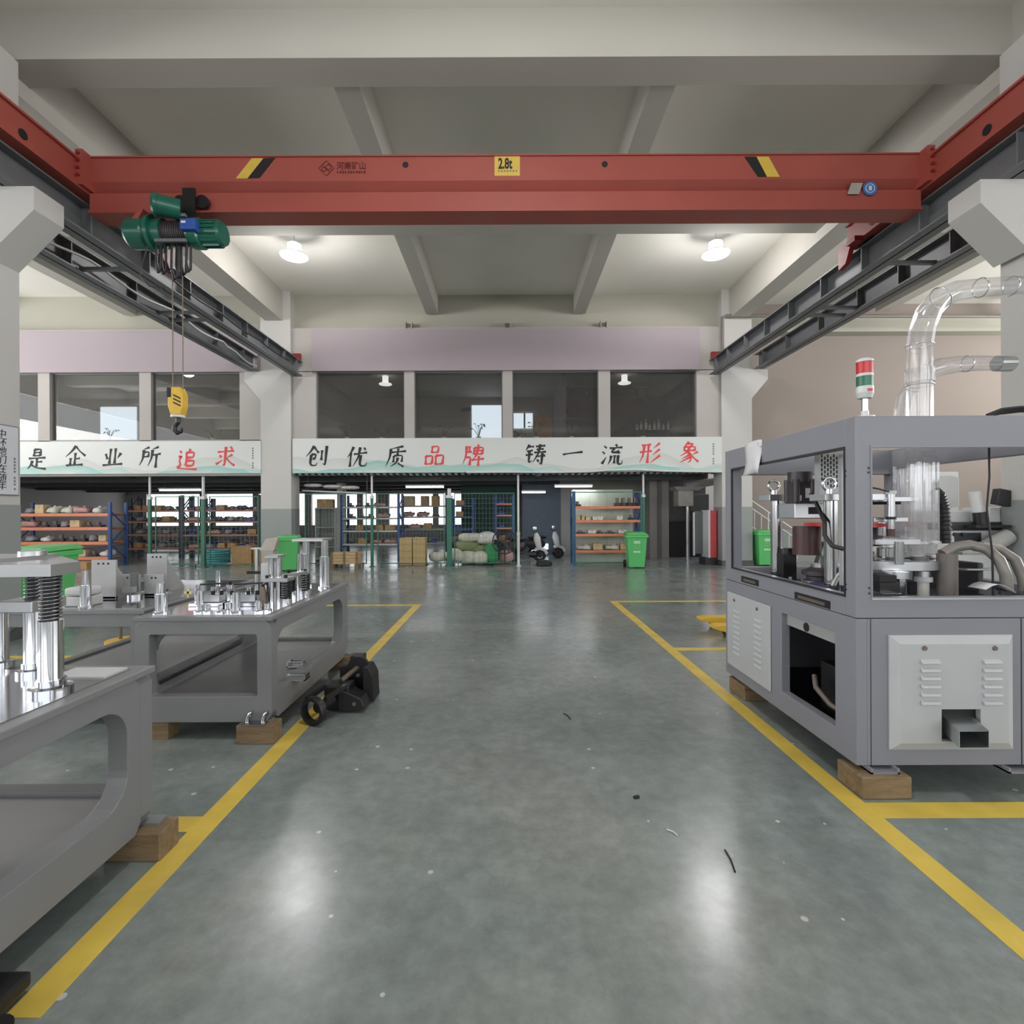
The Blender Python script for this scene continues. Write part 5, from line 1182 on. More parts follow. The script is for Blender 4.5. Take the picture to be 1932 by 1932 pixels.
Bw = banner(-XW + 2, XP(493, YC), ZP(480, 893, YC), ZP(480, 832, YC), 'white slogan banner with red and black characters over the shelving bay',
       [(c, x, y, 'ink_red' if c in '追求' else 'ink_black') for c, x, y in (('是', 70, 866), ('企', 142, 861), ('业', 213, 863), ('所', 283, 862), ('追', 354, 867), ('求', 425, 862))])
for t, px, y0 in ((Bc, 1346, 838), (Bw, 477, 846)):
    b = MB()
    for k in range(9):
        if k == 5: continue
        p = P(px, y0 + k * 4.6, YC - 0.02); b.box(p.x - 0.02, p.x + 0.02, YC - 0.024, YC - 0.02, p.z - 0.022, p.z + 0.022)
    b.build('signature_column', 'ink_grey', t)
p0 = P(560, 888, YC - 0.06)
pts = [P(px, py, YC - 0.07) for px, py in ((880, 891), (960, 890.5), (1040, 891), (1110, 890), (1150, 887), (1200, 886), (1250, 888.5), (1300, 889.5), (1362, 890))]
tag(MB().tube(pts, 0.03, 8).build('sagging_strip', 'panel_white'), 'white wavy strip sagging below the middle slogan banner', 'trim strip')
# calligraphy board on the near column
XBd = -XI + 0.004
def BY(px): return XBd * F / (px - ROLL * -100 - CX)   # distance along the column's inner face
def BZ(py, Y): return ZP(20, py, Y)
ya, yb = 6.12, BY(33)
t = thing('calligraphy_board', 'framed board of vertical brush writing on the near column', 'sign', (XBd, (ya + yb) / 2, BZ(936, yb)))
zb0, zb1 = BZ(935.5, yb), BZ(806, yb)
MB().box(XBd - 0.003, XBd + 0.02, ya, yb, zb0, zb1).build('frame', 'steel_grey', t)
MB().box(XBd + 0.02, XBd + 0.024, ya + 0.012, yb - 0.012, zb0 + 0.012, zb1 - 0.012).build('face', 'board_face', t)
for c, py in zip('中环她们在随年', (819, 835, 851, 868, 885, 902, 917)):
    Yc = BY(-1); text_mesh(c, 0.115, 'ink_black', t, (XBd + 0.026, Yc, BZ(py, Yc)), 'character', shear=0.1, face='+x', sx=1.1, ext=0.001)
b = MB()
for k, py in enumerate((866, 872, 878, 884, 890, 902, 908, 914, 923)):
    Yc = BY(24); z = BZ(py, Yc); b.box(XBd + 0.024, XBd + 0.026, Yc - 0.012, Yc + 0.012, z - 0.013, z + 0.013)
b.build('signature_column', 'ink_grey', t)

# ------------------------------------------------------------------ potted plants on the office window ledges
def plant(px, py, h, label, pot='pot_white', n=9, Y=None):
    Y = Y or YC + 0.46; x = XP(px, Y, py); z = ZW0
    t = thing('potted_plant', label, 'plant', (x, Y, z), 'plants on the office window ledges')
    MB().lathe([(0, 0), (0.05, 0), (0.075, 0.12), (0.065, 0.12), (0.06, 0.1), (0, 0.1)], (x, Y, z), n=14).build('pot', pot, t)
    b = MB(); random.seed(int(px))
    for k in range(n):
        a = 2 * PI * k / n + random.random(); L = h * random.uniform(0.55, 0.95); sp = random.uniform(0.08, 0.2)
        base = Vector((x, Y, z + 0.1)); tip = base + Vector((math.cos(a) * sp, math.sin(a) * sp * 0.6, L)); end = tip + Vector((math.cos(a) * 0.12, math.sin(a) * 0.06, -0.06 + random.random() * 0.06))
        b.tube([base, base.lerp(tip, 0.6) + Vector((0, 0, 0.03)), tip], 0.006, 5)
        sd = Vector((-math.sin(a), math.cos(a), 0.3)) * 0.03; md = tip.lerp(end, 0.5) + Vector((0, 0, 0.03))
        b.add([tip, md + sd, end, md - sd], [(0, 1, 2, 3)])
    f = b.build('foliage', 'leaf', t); return t
for px, py, h, lb in ((655, 812, 0.42, 'small potted plant on the ledge of the first centre window, nearer the column'), (721, 814, 0.3, 'low potted plant on the ledge of the first centre window, nearer the mullion'), (838, 812, 0.4, 'spiky potted plant on the ledge left of the bright doorway'), (903, 812, 0.42, 'spiky potted plant silhouetted against the bright centre doorway'),
                     (978, 815, 0.2, 'tiny cactus pot at the start of the third centre window'), (1012, 810, 0.5, 'bushy potted plant in front of the orange door'), (1078, 812, 0.45, 'broad dark potted plant under the track lights'), (1213, 815, 0.3, 'low pot on the ledge before the bottle shelf'),
                     (143, 822, 0.3, 'thin potted plant on the ledge beside the bright west doorway'), (207, 822, 0.35, 'white pot with drooping leaves against the bright west doorway'), (402, 820, 0.3, 'small potted plant on the ledge beyond the hook'), (68, 822, 0.25, 'dark little plant on the ledge by the near column')):
    plant(px, py, h, lb.replace(' left of', ' beside'))
# track lights, door plates, bottles in the office
def track(px0, px1, Y, spots, label):
    a, c = P(px0, 732, Y), P(px1, 732, Y); t = thing('track_light', label, 'light', ((a.x + c.x) / 2, Y, a.z - 0.3))
    MB().box(a.x, c.x, Y - 0.02, Y + 0.02, a.z - 0.02, a.z + 0.02).build('rail', 'matte_black', t)
    for k in range(2):
        xx = a.x + (c.x - a.x) * (0.2 + 0.6 * k); MB().cyl((xx, Y, a.z), (xx, Y, 6.2), 0.01, n=6).build('hanger', 'matte_black', t)
    for px in spots:
        xx = XP(px, Y, 740); MB().cyl((xx, Y, a.z - 0.30), (xx, Y, a.z - 0.1), 0.05, n=12).cyl((xx, Y, a.z - 0.1), (xx, Y, a.z), 0.012, n=6).build('spotlight', 'matte_black', t)
track(1065, 1222, 18.0, (1076, 1107, 1174, 1202, 1218), 'black track light with five spots in the dark office')
for px, py, lb in ((879, 772, 'dark name plate beside the bright centre doorway'), (1062, 776, 'dark name plate at the edge of the dark office'), (175, 776, 'dark name plate beside the bright west doorway')):
    p = P(px, py, 20.5 if px != 1062 else 20.36); Yp = p.y
    tag(MB().box(p.x - 0.2, p.x + 0.2, Yp, Yp + 0.09, p.z - 0.07, p.z + 0.07).build('name_plate', 'machine_dark'), lb, 'name plate')
for px, Y, lb in ((727, 17.2, 'white ceiling lamp inside the first centre office'), (1178, 17.2, 'white ceiling lamp inside the dark office with bottles')):
    x = XP(px, Y, 700); t = thing('ceiling_lamp', lb, 'lamp', (x, Y, 5.9))
    MB().lathe([(0, 0), (0.2, 0.01), (0.22, 0.04), (0.1, 0.1), (0.1, 0.3), (0, 0.3)], (x, Y, 5.88), n=20).build('shade', 'lamp_dim', t)
tsh = thing('bottle_shelf', 'dark shelf holding pale bottles in the last centre office', 'shelf', (XP(1235, 17.5), 17.5, 3.5))
a, c = P(1195, 812, 17.5), P(1270, 812, 17.5)
MB().box(a.x, c.x, 17.4, 17.7, a.z - 0.06, a.z).build('board', 'matte_black', tsh)
for x in (a.x + 0.05, c.x - 0.05): MB().box(x - 0.03, x + 0.03, 17.5, 17.56, 3.5, a.z - 0.06).build('leg', 'matte_black', tsh)
for k, px in enumerate((1202, 1210, 1219, 1226, 1235, 1243, 1252, 1261)):
    x = XP(px, 17.5, 800); hh = 0.22 + 0.08 * ((k * 7) % 3)
    tag(MB().lathe([(0, 0), (0.05, 0), (0.05, hh * 0.6), (0.018, hh * 0.75), (0.018, hh), (0, hh)], (x, 17.5, a.z), n=10).build('bottle', 'pot_white'), 'pale bottle standing on the dark shelf of the last centre office', 'bottle', 'bottles on the office shelf')

# ------------------------------------------------------------------ fence, posts
def fence(x0, x1, y, z0, z1, label, dx=0.10, dz=0.14, posts=True, gate=False):
    t = thing('mesh_fence', label, 'fence', ((x0 + x1) / 2, y, 0))
    b = MB(); n = int((x1 - x0) / dx)
    for i in range(n + 1): xx = x0 + (x1 - x0) * i / n; b.box(xx - 0.0022, xx + 0.0022, y - 0.003, y + 0.003, z0, z1)
    n = int((z1 - z0) / dz)
    for i in range(n + 1): zz = z0 + (z1 - z0) * i / n; b.box(x0, x1, y - 0.006, y, zz - 0.0022, zz + 0.0022)
    b.build('wire_mesh', 'fence_wire', t)
    MB().holeplate('y', y - 0.015, y + 0.015, (x0 - 0.015, x1 + 0.015, z0 - 0.015, z1 + 0.015), (x0 + 0.012, x1 - 0.012, z0 + 0.012, z1 - 0.012), 0, 2).build('panel_frame', 'fence_green', t)
    for x in (x0 + 0.1, x1 - 0.1): MB().box(x - 0.015, x + 0.015, y - 0.03, y + 0.03, 0, z0 - 0.02).build('foot', 'fence_green', t)
    return t
YFN = 15.15
def fx(px): return XP(px, YFN, 1000)
def fz(py, px=900): return ZP(px, py, YFN)
fence(fx(576), fx(691), YFN, 0.1, fz(931), 'green mesh fence panel beside the far column, with the plank crate before it')
fence(fx(713), fx(838), YFN, 0.1, fz(931), 'green mesh fence panel in front of the stacked cartons')
fence(fx(858), fx(970), YFN, 0.1, fz(931), 'green mesh fence panel in front of the heaped sacks')
fence(fx(1080), fx(1208), YFN - 0.1, 0.1, fz(930), 'green mesh fence panel in front of the orange stock rack', 0.45, 0.6)
fence(fx(294), fx(374), YFN, 0.1, fz(935), 'green mesh fence panel at the shelving bay, between its two posts', 0.12, 0.16)
fence(fx(396), fx(487), YFN, 0.1, fz(935), 'green mesh fence panel at the shelving bay, beside the column', 0.12, 0.16)
def pole(px, label, m='fence_green', top='panel_white', zsplit=2.1, r=0.038, zt=2.75, Y=YFN):
    x = XP(px, Y, 1000); t = thing('fence_post', label, 'post', (x, Y, 0))
    MB().box(x - r, x + r, Y - r, Y + r, 0, zsplit).build('lower_post', m, t)
    MB().cyl((x, Y, zsplit), (x, Y, zt), r * 0.8, n=12).build('upper_pole', top, t)
    MB().box(x - r * 2, x + r * 2, Y - r * 2, Y + r * 2, 0, 0.015).build('foot_plate', m, t)
    MB().box(x - r * 1.3, x + r * 1.3, Y - r * 1.3, Y + r * 1.3, zsplit - 0.08, zsplit).build('coupler', top, t)
pole(702, 'green fence post with white upper pole beside the plank crate')
pole(848, 'thick green fence post between the cartons and the sacks', r=0.07, zt=2.3)
pole(978, 'white pipe post beside the round fan', 'panel_white', zsplit=1.0)
pole(1214, 'green fence post with white pole behind the front wheelie bin')
pole(283, 'green fence post with white top in the shelving bay, nearer the angle plates')
pole(384, 'green fence post with white top in the shelving bay, nearer the column', r=0.05)

# ------------------------------------------------------------------ storage racks and their stock
def rack(x0, x1, y0, y1, levels, h, label, up='rack_blue', beam='rack_orange', bh=0.09, brace=True, n_in=1):
    t = thing('storage_rack', label, 'rack', ((x0 + x1) / 2, (y0 + y1) / 2, 0), None)
    xs = [x0 + (x1 - x0) * i / n_in for i in range(n_in + 1)]
    for x in xs:
        for y in (y0, y1): MB().box(x - 0.04, x + 0.04, y - 0.035, y + 0.035, 0, h).build('upright', up, t)
        if brace:
            b = MB(); z = 0.2; k = 0
            while z + 0.5 < h:
                b.bar((x, y0 if k % 2 else y1, z), (x, y1 if k % 2 else y0, z + 0.5), 0.03); z += 0.5; k += 1
            b.bar((x, y0, 0.15), (x, y1, 0.15), 0.03).build('end_brace', up, t)
    for z in levels:
        for y in (y0, y1): MB().box(x0 + 0.04, x1 - 0.04, y - 0.03, y + 0.03, z - bh, z).build('beam', beam, t)
        MB().box(x0 + 0.04, x1 - 0.04, y0 + 0.03, y1 - 0.03, z - 0.03, z - 0.005).build('shelf_deck', 'deck_grey', t)
    return t
# stock prototypes
def proto_carton(m, nm='carton'):
    t = thing(nm, 'x', 'box', (0, 0, 0)); MB().box(-0.15, 0.15, -0.15, 0.15, 0, 0.22).build('body', m, t, 0.004)
    MB().box(-0.025, 0.025, -0.151, 0.151, 0.12, 0.2215).build('tape', 'wood_pale', t); return t
def proto_bin(m):
    t = thing('parts_bin', 'x', 'bin', (0, 0, 0))
    b = MB(); b.prism([(-0.17, 0), (0.15, 0), (0.17, 0.17), (-0.2, 0.1)], 'x', -0.12, -0.112).prism([(-0.17, 0), (0.15, 0), (0.17, 0.17), (-0.2, 0.1)], 'x', 0.112, 0.12)
    b.box(-0.112, 0.112, -0.17, 0.15, 0, 0.008).box(-0.112, 0.112, 0.15, 0.165, 0, 0.17).box(-0.112, 0.112, -0.19, -0.175, 0, 0.1)
    b.build('tray', m, t); MB().ell((0, 0, 0.07), (0.1, 0.14, 0.06), 10, 6).build('contents', 'rope_steel', t); return t
def proto_bag(m, sd):
    t = thing('parts_bag', 'x', 'bag', (0, 0, 0)); random.seed(sd); ph = [random.random() * 6 for _ in range(4)]
    def fn(v):
        w = v * (1 + 0.22 * math.sin(17 * v.x + ph[0]) + 0.18 * math.sin(21 * v.y + 17 * v.z + ph[1])); w.z = max(w.z, -0.084); return w
    MB().ell((0, 0, 0.085), (0.19, 0.16, 0.085), 14, 9, 0.55, None, fn).build('sack', m, t)
    MB().tube([(0.03, -0.05, 0.16), (0.09, -0.08, 0.19), (0.14, -0.1, 0.15)], [0.035, 0.025, 0.01], 7).build('folded_top', m, t); return t
def proto_part(m):
    t = thing('machine_part', 'x', 'part', (0, 0, 0)); MB().box(-0.13, 0.13, -0.1, 0.1, 0, 0.07).build('base', m, t, 0.006)
    MB().cyl((-0.02, 0, 0.07), (-0.02, 0, 0.17), 0.07, n=14).build('hub', 'rope_steel', t); return t
PROTOS = [proto_carton('carton'), proto_carton('carton_pale'), proto_bin('tray_blue'), proto_bag('bag_clear', 1), proto_bag('sack_white', 2), proto_part('motor_dark'), proto_bag('bag_pinkish', 5), proto_carton('box_white', 'carton'), proto_bag('bag_grey', 7), proto_bag('bag_dark', 9)]
KIND = ['brown carton', 'pale carton', 'blue parts bin', 'clear plastic bag of parts', 'white bag of parts', 'dark machine part', 'pinkish bag of parts', 'white carton', 'grey bag of parts', 'dark bag of parts']
TREES = [tree_of(p) for p in PROTOS]; USED = [False] * len(PROTOS)
def stock(k, x, y, z, where, rz=0.0, sc=(1, 1, 1)):
    lb = KIND[k] + ' ' + where; gr = KIND[k] + 's ' + where
    if not USED[k]:
        USED[k] = True; o = PROTOS[k]; o.location = (x, y, z); o.rotation_euler = (0, 0, rz); o.scale = sc; o['label'] = lb; o['group'] = gr
    else: clone(PROTOS[k], (x, y, z), rz, lb, gr, sc, TREES[k])
def fill(x0, x1, y, z, where, mix, gap=0.36, hmax=1.0, seed=0):
    random.seed(seed); x = x0 + 0.1
    while x < x1 - 0.5:
        k = random.choice(mix); s_ = random.uniform(0.75, 1.05); wd = {2: 0.25, 5: 0.28, 0: 0.32, 1: 0.32, 7: 0.32}.get(k, 0.44) * s_; x += wd / 2; sz = min(hmax, random.uniform(0.8, 1.25))
        stock(k, x, y, z + 0.004, where, random.uniform(-0.1, 0.1), (s_, s_, sz)); x += wd / 2 + gap * random.uniform(0.06, 0.3)
R1x0, R1x1 = -14.9, XP(205, 15.4)
lv1 = [0.30, 0.76, 1.20, 1.62]
rack(R1x0, R1x1, 15.45, 16.1, lv1, 1.95, 'orange and blue rack nearest the near column, behind the green bin')
names = ['on the lowest', 'on the second', 'on the third', 'on the top']
for i, z in enumerate(lv1): fill(R1x0, R1x1, 15.75, z, names[i] + ' orange shelf behind the green bin', [3, 8, 6, 5, 2, 9, 1, 9, 5] if i < 3 else [4, 3, 6, 1, 8], 0.27, 1.2, 31 + i)
for (x0, x1, y, up, nm, sd, mix) in ((XP(240, 18.6), XP(340, 18.6), 18.6, 'rack_dark', 'rack past the blue rack', 3, [8, 5, 6, 9, 0]), (XP(345, 18.2), XP(490, 18.2), 18.2, 'rack_dark', 'rack by the far column', 7, [6, 8, 2, 0, 5, 9]), (XP(250, 22), XP(385, 22), 22.0, 'rack_dark', 'deep window rack', 12, [8, 5, 9]), (XP(390, 22), XP(500, 22), 22.0, 'rack_dark', 'deep window rack by the column', 15, [8, 6, 2, 9])):
    lv = [0.35, 0.85, 1.32, 1.72] if y < 20 else [0.3, 0.8, 1.3, 1.75]
    rack(x0, x1, y, y + 0.6, lv, 2.25, 'dark framed ' + nm, up, 'rack_orange_dim' if y < 20 else 'deck_grey', 0.06)
    for i, z in enumerate(lv): fill(x0, x1, y + 0.3, z, names[i] + ' shelf of the ' + nm, mix, 0.42, 0.8, sd * 10 + i)
# rack row between column and cartons
rc0, rc1 = XP(645, 17.2), XP(752, 17.2)
rack(rc0, rc1, 17.2, 17.9, [0.55, 1.0, 1.42, 1.8], 2.2, 'blue rack with pale shelves behind the fence, next to the stacked cartons', 'rack_blue', 'panel_white', 0.05)
for i, z in enumerate([0.55, 1.0, 1.42, 1.8]): fill(rc0, rc1, 17.5, z, names[i] + ' pale shelf of the blue rack', [5, 0, 5, 6], 0.5, 0.8, 70 + i)
rd0, rd1 = XP(752, 18.6), XP(842, 18.6)
rack(rd0, rd1, 18.6, 19.3, [0.5, 1.0, 1.45, 1.85], 2.3, 'blue rack with boxes on top behind the stacked cartons', 'rack_dark', 'deck_grey', 0.05)
for i, z in enumerate([0.5, 1.0, 1.45]): fill(rd0, rd1, 18.9, z, names[i] + ' shelf behind the stacked cartons', [2, 6, 0, 5], 0.42, 0.9, 80 + i)
for k, px in enumerate((772, 802, 822)):
    x = XP(px, 18.9, 940); stock(0 if k else 1, x, 18.9, 1.85, ['standing first on top of the rack behind the cartons', 'standing in the middle on top of the rack behind the cartons', 'standing last on top of the rack behind the cartons'][k], 0, (1.3 if k == 0 else 0.9, 1, 1.6))
re0, re1 = XP(853, 18.4), XP(893, 18.4)
rack(re0, re1, 18.4, 19.0, [0.5, 1.0, 1.45, 1.85], 2.1, 'narrow blue rack behind the thick green post', 'rack_blue', 'rack_blue', 0.06)
for i, z in enumerate([0.5, 1.0, 1.45, 1.85]): fill(re0, re1, 18.7, z, names[i] + ' shelf of the narrow rack behind the thick post', [2, 0, 5], 0.36, 0.8, 90 + i)
rf0, rf1 = XP(935, 18.0), XP(968, 18.0)
rack(rf0, rf1, 18.0, 18.6, [0.6, 1.05, 1.5, 1.9], 2.2, 'narrow blue rack behind the round fan', 'rack_blue', 'rack_orange', 0.05)
for i, z in enumerate([0.6, 1.05, 1.5, 1.9]): fill(rf0, rf1, 18.3, z, names[i] + ' shelf of the narrow rack behind the fan', [2, 2, 0], 0.3, 0.8, 95 + i)
struct(MB().box(XP(870, 19.6), XP(975, 19.6), 19.6, 19.7, 0, 2.6).build('wall_green_partition', 'partition_green'))
# orange rack behind the front wheelie bin
ro0, ro1 = XP(1083, 15.5), XP(1210, 15.5)
lvo = [ZP(1150, 1038, 15.5), ZP(1150, 1007, 15.5), ZP(1150, 981, 15.5), ZP(1150, 955, 15.5)]
t = rack(ro0, ro1, 15.5, 16.1, lvo, 2.22, 'orange shelf rack with blue uprights behind the front wheelie bin', 'rack_blue', 'rack_orange', 0.075)
fill(ro0, ro1, 15.8, lvo[0], 'on the lowest shelf behind the wheelie bin', [1, 5, 4], 0.4, 0.9, 101)
fill(ro0, ro1, 15.8, lvo[1], 'on the second shelf behind the wheelie bin', [5, 1, 7], 0.4, 0.5, 104)
for px, k, s in ((1091, 1, 0.7), (1099, 1, 0.65), (1107, 1, 0.5), (1122, 7, 0.55), (1131, 7, 0.55), (1168, 7, 0.6), (1190, 5, 0.9)): stock(k, XP(px, 15.75, 970), 15.75, lvo[2], 'on the third shelf behind the wheelie bin', 0, (0.55, 0.8, s))
for px in (1090, 1165, 1176, 1188, 1198): stock(5, XP(px, 15.75, 950), 15.75, lvo[3], 'on the top shelf behind the wheelie bin', 0.1, (0.66, 1.0, 1.5 if px > 1100 else 0.9))
tag(MB().box(ro0 + 0.05, ro1 - 0.05, 16.35, 16.37, 0, 2.3).build('backing_sheet', 'backing_pale'), 'pale backing sheet standing behind the orange shelf rack', 'sheet')
# plank crate and stacked cartons, carton on floor
def crate(px0, px1, pyt, Y, label):
    a, c = P(px0, pyt, Y), P(px1, pyt, Y); t = thing('plank_crate', label, 'crate', ((a.x + c.x) / 2, Y, 0))
    for k in range(4):
        z = 0.12 + k * (a.z - 0.12) / 4; MB().box(a.x, c.x, Y, Y + 0.34, z, z + (a.z - 0.12) / 4 - 0.008).build('plank', 'wood_pale', t)
    for x in (a.x + 0.03, (a.x * 0.5 + c.x * 0.5), c.x - 0.03): MB().box(x - 0.03, x + 0.03, Y - 0.02, Y, 0.0, a.z).build('batten', 'wood', t)
    for x in (a.x + 0.05, c.x - 0.05): MB().box(x - 0.05, x + 0.05, Y, Y + 0.34, 0, 0.12).build('foot', 'wood', t)
crate(624, 675, 1042, 14.75, 'low pale plank crate on the floor in front of the mesh fence')
pos = ['bottom', 'second', 'third', 'top']
for cidx, px in enumerate((766, 791)):
    for k in range(4):
        x = XP(px, 15.35, 1040); 
        c = thing('carton', pos[k] + ' carton of the ' + ('stack nearer the plank crate' if cidx == 0 else 'stack nearer the thick green post'), 'carton', (x, 15.5, 0.02 + k * 0.205), 'cartons stacked behind the mesh fence')
        MB().box(x - 0.185, x + 0.185, 15.3, 15.7, 0.02 + k * 0.205, 0.222 + k * 0.205).build('body', 'carton_tan', c, 0.004)
        MB().box(x - 0.186, x + 0.186, 15.299, 15.303, 0.11 + k * 0.205, 0.13 + k * 0.205).build('tape', 'wood_pale', c)
tag(MB().box(XP(754, 15.3), XP(804, 15.3), 15.25, 15.75, 0, 0.019).build('pallet_sheet', 'wood'), 'thin wooden sheet under the stacked cartons', 'board')
a, c = P(436, 1031, 15.9), P(474, 1031, 15.9)
def big_carton(a, c, Y, d, label, m='carton'):
    t = thing('carton', label, 'carton', ((a.x + c.x) / 2, Y, 0)); MB().box(a.x, c.x, Y, Y + d, 0, a.z).build('body', m, t, 0.006)
    MB().box(a.x - .001, c.x + .001, Y + d / 2 - 0.03, Y + d / 2 + 0.03, a.z * 0.7, a.z + 0.002).build('tape', 'wood_pale', t)
big_carton(a, c, 15.9, 0.5, 'large brown carton on the floor beside the far column')
a, c = P(478, 1034, 15.7), P(494, 1034, 15.7); big_carton(a, c, 15.7, 0.4, 'smaller brown carton tucked against the far column')
a, c = P(120, 1062, 14.6), P(158, 1062, 14.6); big_carton(a, c, 14.7, 0.4, 'brown carton on the floor under the lowest orange shelf')
# teal hose coil rack
t = thing('hose_coil', 'stack of teal hose coils on the floor beside the large carton', 'hose', (XP(412, 16.2), 16.2, 0))
for k in range(6):
    MB().torus((XP(412, 16.2), 16.2, 0.06 + 0.07 * k), (0, 0, 1), 0.32 - 0.01 * (k % 2), 0.035, 24, 6).build('coil', 'teal_coil', t)
# long white bags on a shelf by the ceiling
t = thing('hanging_shelf', 'pale shelf slung below the mezzanine beside the far column', 'shelf', (XP(635, 15.6), 15.7, 2.3))
a, c = P(575, 925, 15.6), P(694, 930, 15.6)
MB().add([(a.x, 15.4, a.z), (c.x, 15.4, c.z), (c.x, 16.0, c.z), (a.x, 16.0, a.z), (a.x, 15.4, a.z - 0.03), (c.x, 15.4, c.z - 0.03), (c.x, 16.0, c.z - 0.03), (a.x, 16.0, a.z - 0.03)], [(0, 1, 2, 3), (7, 6, 5, 4), (0, 4, 5, 1), (1, 5, 6, 2), (2, 6, 7, 3), (3, 7, 4, 0)]).build('board', 'panel_white', t)
for x in (a.x + 0.05, c.x - 0.05): MB().cyl((x, 15.7, a.z - 0.03), (x, 15.7, 3.06), 0.012, n=6).build('hanger', 'steel_grey', t)
for k, px in enumerate((590, 626, 660)):
    p = P(px, 919 + k * 2, 15.6); tag(MB().ell((p.x, 15.65, p.z + 0.05), (0.28, 0.2, 0.06), 14, 8, 0.8).build('rolled_bag', 'bag_clear'), ['rolled white bag on the slung shelf, next to the column', 'rolled white bag in the middle of the slung shelf', 'rolled white bag at the lower end of the slung shelf'][k], 'bag')
# grey shelf cabinet behind the first fence panel
t = thing('shelf_cabinet', 'grey open shelf cabinet with a carton on top behind the first fence panel', 'cabinet', (XP(615, 17), 17, 0))
a, c = P(594, 958, 17.0), P(632, 958, 17.0)
for x in (a.x, c.x - 0.03): MB().box(x, x + 0.03, 17, 17.5, 0, a.z).build('side_panel', 'cabinet_grey', t)
for z in (0.05, 0.45, 0.75, 1.1, a.z - 0.03): MB().box(a.x + 0.03, c.x - 0.03, 17, 17.5, z, z + 0.03).build('shelf', 'cabinet_grey', t)
MB().box(a.x, c.x, 17.5, 17.52, 0, a.z).build('back_panel', 'cabinet_grey', t)
a2, c2 = P(596, 940, 17.1), P(628, 957, 17.1)
stock(0, (a2.x + c2.x) / 2, 17.25, a.z, 'lying on the grey shelf cabinet', 0, (1.7, 1, 1.3))
struct(MB().box(XP(632, 17), XP(643, 17), 17.2, 17.6, 0, 2.6).build('column_10', 'column_paint'))
# heaped sacks
def sack(px, py, Y, rx, rz_, m, label, ang=0.0):
    random.seed(int(px * 3 + py)); ph = [random.random() * 6 for _ in range(5)]
    def fn(v):
        w = v * (1 + 0.07 * math.sin(8 * v.x + ph[0]) * math.cos(9 * v.z + ph[1]) + 0.05 * math.sin(14 * v.y + 10 * v.x + ph[2])); w.z = max(w.z, -rz_); return w
    p = P(px, py, Y); z = max(p.z, rz_)
    tag(MB().ell((p.x, Y, z), (rx, 0.28, rz_), 20, 12, 0.75, (0, ang, 0), fn).build('woven_sack', m), label, 'sack', 'woven sacks heaped behind the fence')
for a in ((828, 1050, 15.75, 0.30, 0.15, 'sack_white', 'bundled white sack lying next to the thick green post'), (858, 1048, 15.6, 0.26, 0.2, 'sack_white', 'white sack lying on the floor behind the thick green post'), (884, 1052, 15.7, 0.3, 0.2, 'sack_white', 'flat white sack on the floor at the middle of the heap'), (908, 1052, 15.6, 0.25, 0.2, 'sack_white', 'white sack on the floor before the green sack'), (928, 1044, 15.6, 0.2, 0.3, 'sack_green', 'green sack beside the fan base'),
          (882, 1030, 16.0, 0.36, 0.17, 'olive', 'olive sack resting low on the heap', ), (905, 1036, 16.0, 0.3, 0.15, 'olive', 'olive sack folded over the middle of the heap'), (888, 1014, 16.0, 0.36, 0.14, 'sack_white', 'white sack on the crest of the heap'), (918, 1016, 16.05, 0.32, 0.2, 'bag_clear', 'bright white sack beside the fan ring'), (862, 1024, 16.45, 0.28, 0.24, 'motor_dark', 'dark sack at the back of the heap'), (955, 1050, 15.8, 0.22, 0.2, 'bag_pinkish', 'reddish sack behind the fan stand')):
    sack(*a)
# standing fan
Yf_ = 14.9; c = P(952, 1022, Yf_); R = 22.5 / 966 * Yf_
t = thing('floor_fan', 'round black industrial fan on a stand in front of the sacks', 'fan', (c.x, Yf_, 0))
g_ = MB().torus(c, (0, 1, 0), R, 0.02, 36, 8)
for rr in (R * 0.35, R * 0.6, R * 0.82): g_.torus(c, (0, 1, 0), rr, 0.004, 30, 4)
for k in range(16):
    a_ = 2 * PI * k / 16; g_.bar(c + Vector((math.cos(a_) * 0.05, -0.02, math.sin(a_) * 0.05)), c + Vector((math.cos(a_) * R, 0, math.sin(a_) * R)), 0.006)
g_.build('guard', 'black_paint', t)
for k in range(3):
    a_ = PI + 2 * PI * k / 3; u = Vector((math.cos(a_), 0, math.sin(a_))); v = Vector((-u.z, 0, u.x))
    MB().add([c + u * 0.05 + v * 0.03, c + u * R * 0.9 + v * 0.09 + Vector((0, 0.03, 0)), c + u * R * 0.9 - v * 0.07 - Vector((0, 0.01, 0)), c + u * 0.05 - v * 0.03, c + u * 0.05 + v * 0.03 + Vector((0, .008, 0)), c + u * R * 0.9 + v * 0.09 + Vector((0, 0.038, 0)), c + u * R * 0.9 - v * 0.07 + Vector((0, -.002, 0)), c + u * 0.05 - v * 0.03 + Vector((0, .008, 0))],
             [(0, 1, 2, 3), (7, 6, 5, 4), (0, 4, 5, 1), (1, 5, 6, 2), (2, 6, 7, 3), (3, 7, 4, 0)]).build('blade', 'black_paint', t)
MB().cyl(c + Vector((0, -0.03, 0)), c + Vector((0, 0.2, 0)), 0.06, n=16).build('motor_hub', 'black_paint', t)
MB().cyl((c.x, Yf_ + 0.15, 0.04), (c.x, Yf_ + 0.15, c.z), 0.022, n=10).build('stand', 'black_paint', t)
MB().lathe([(0, 0), (0.33, 0), (0.33, 0.02), (0.06, 0.06), (0, 0.06)], (c.x, Yf_ + 0.15, 0), n=24).build('base', 'rope_steel', t)
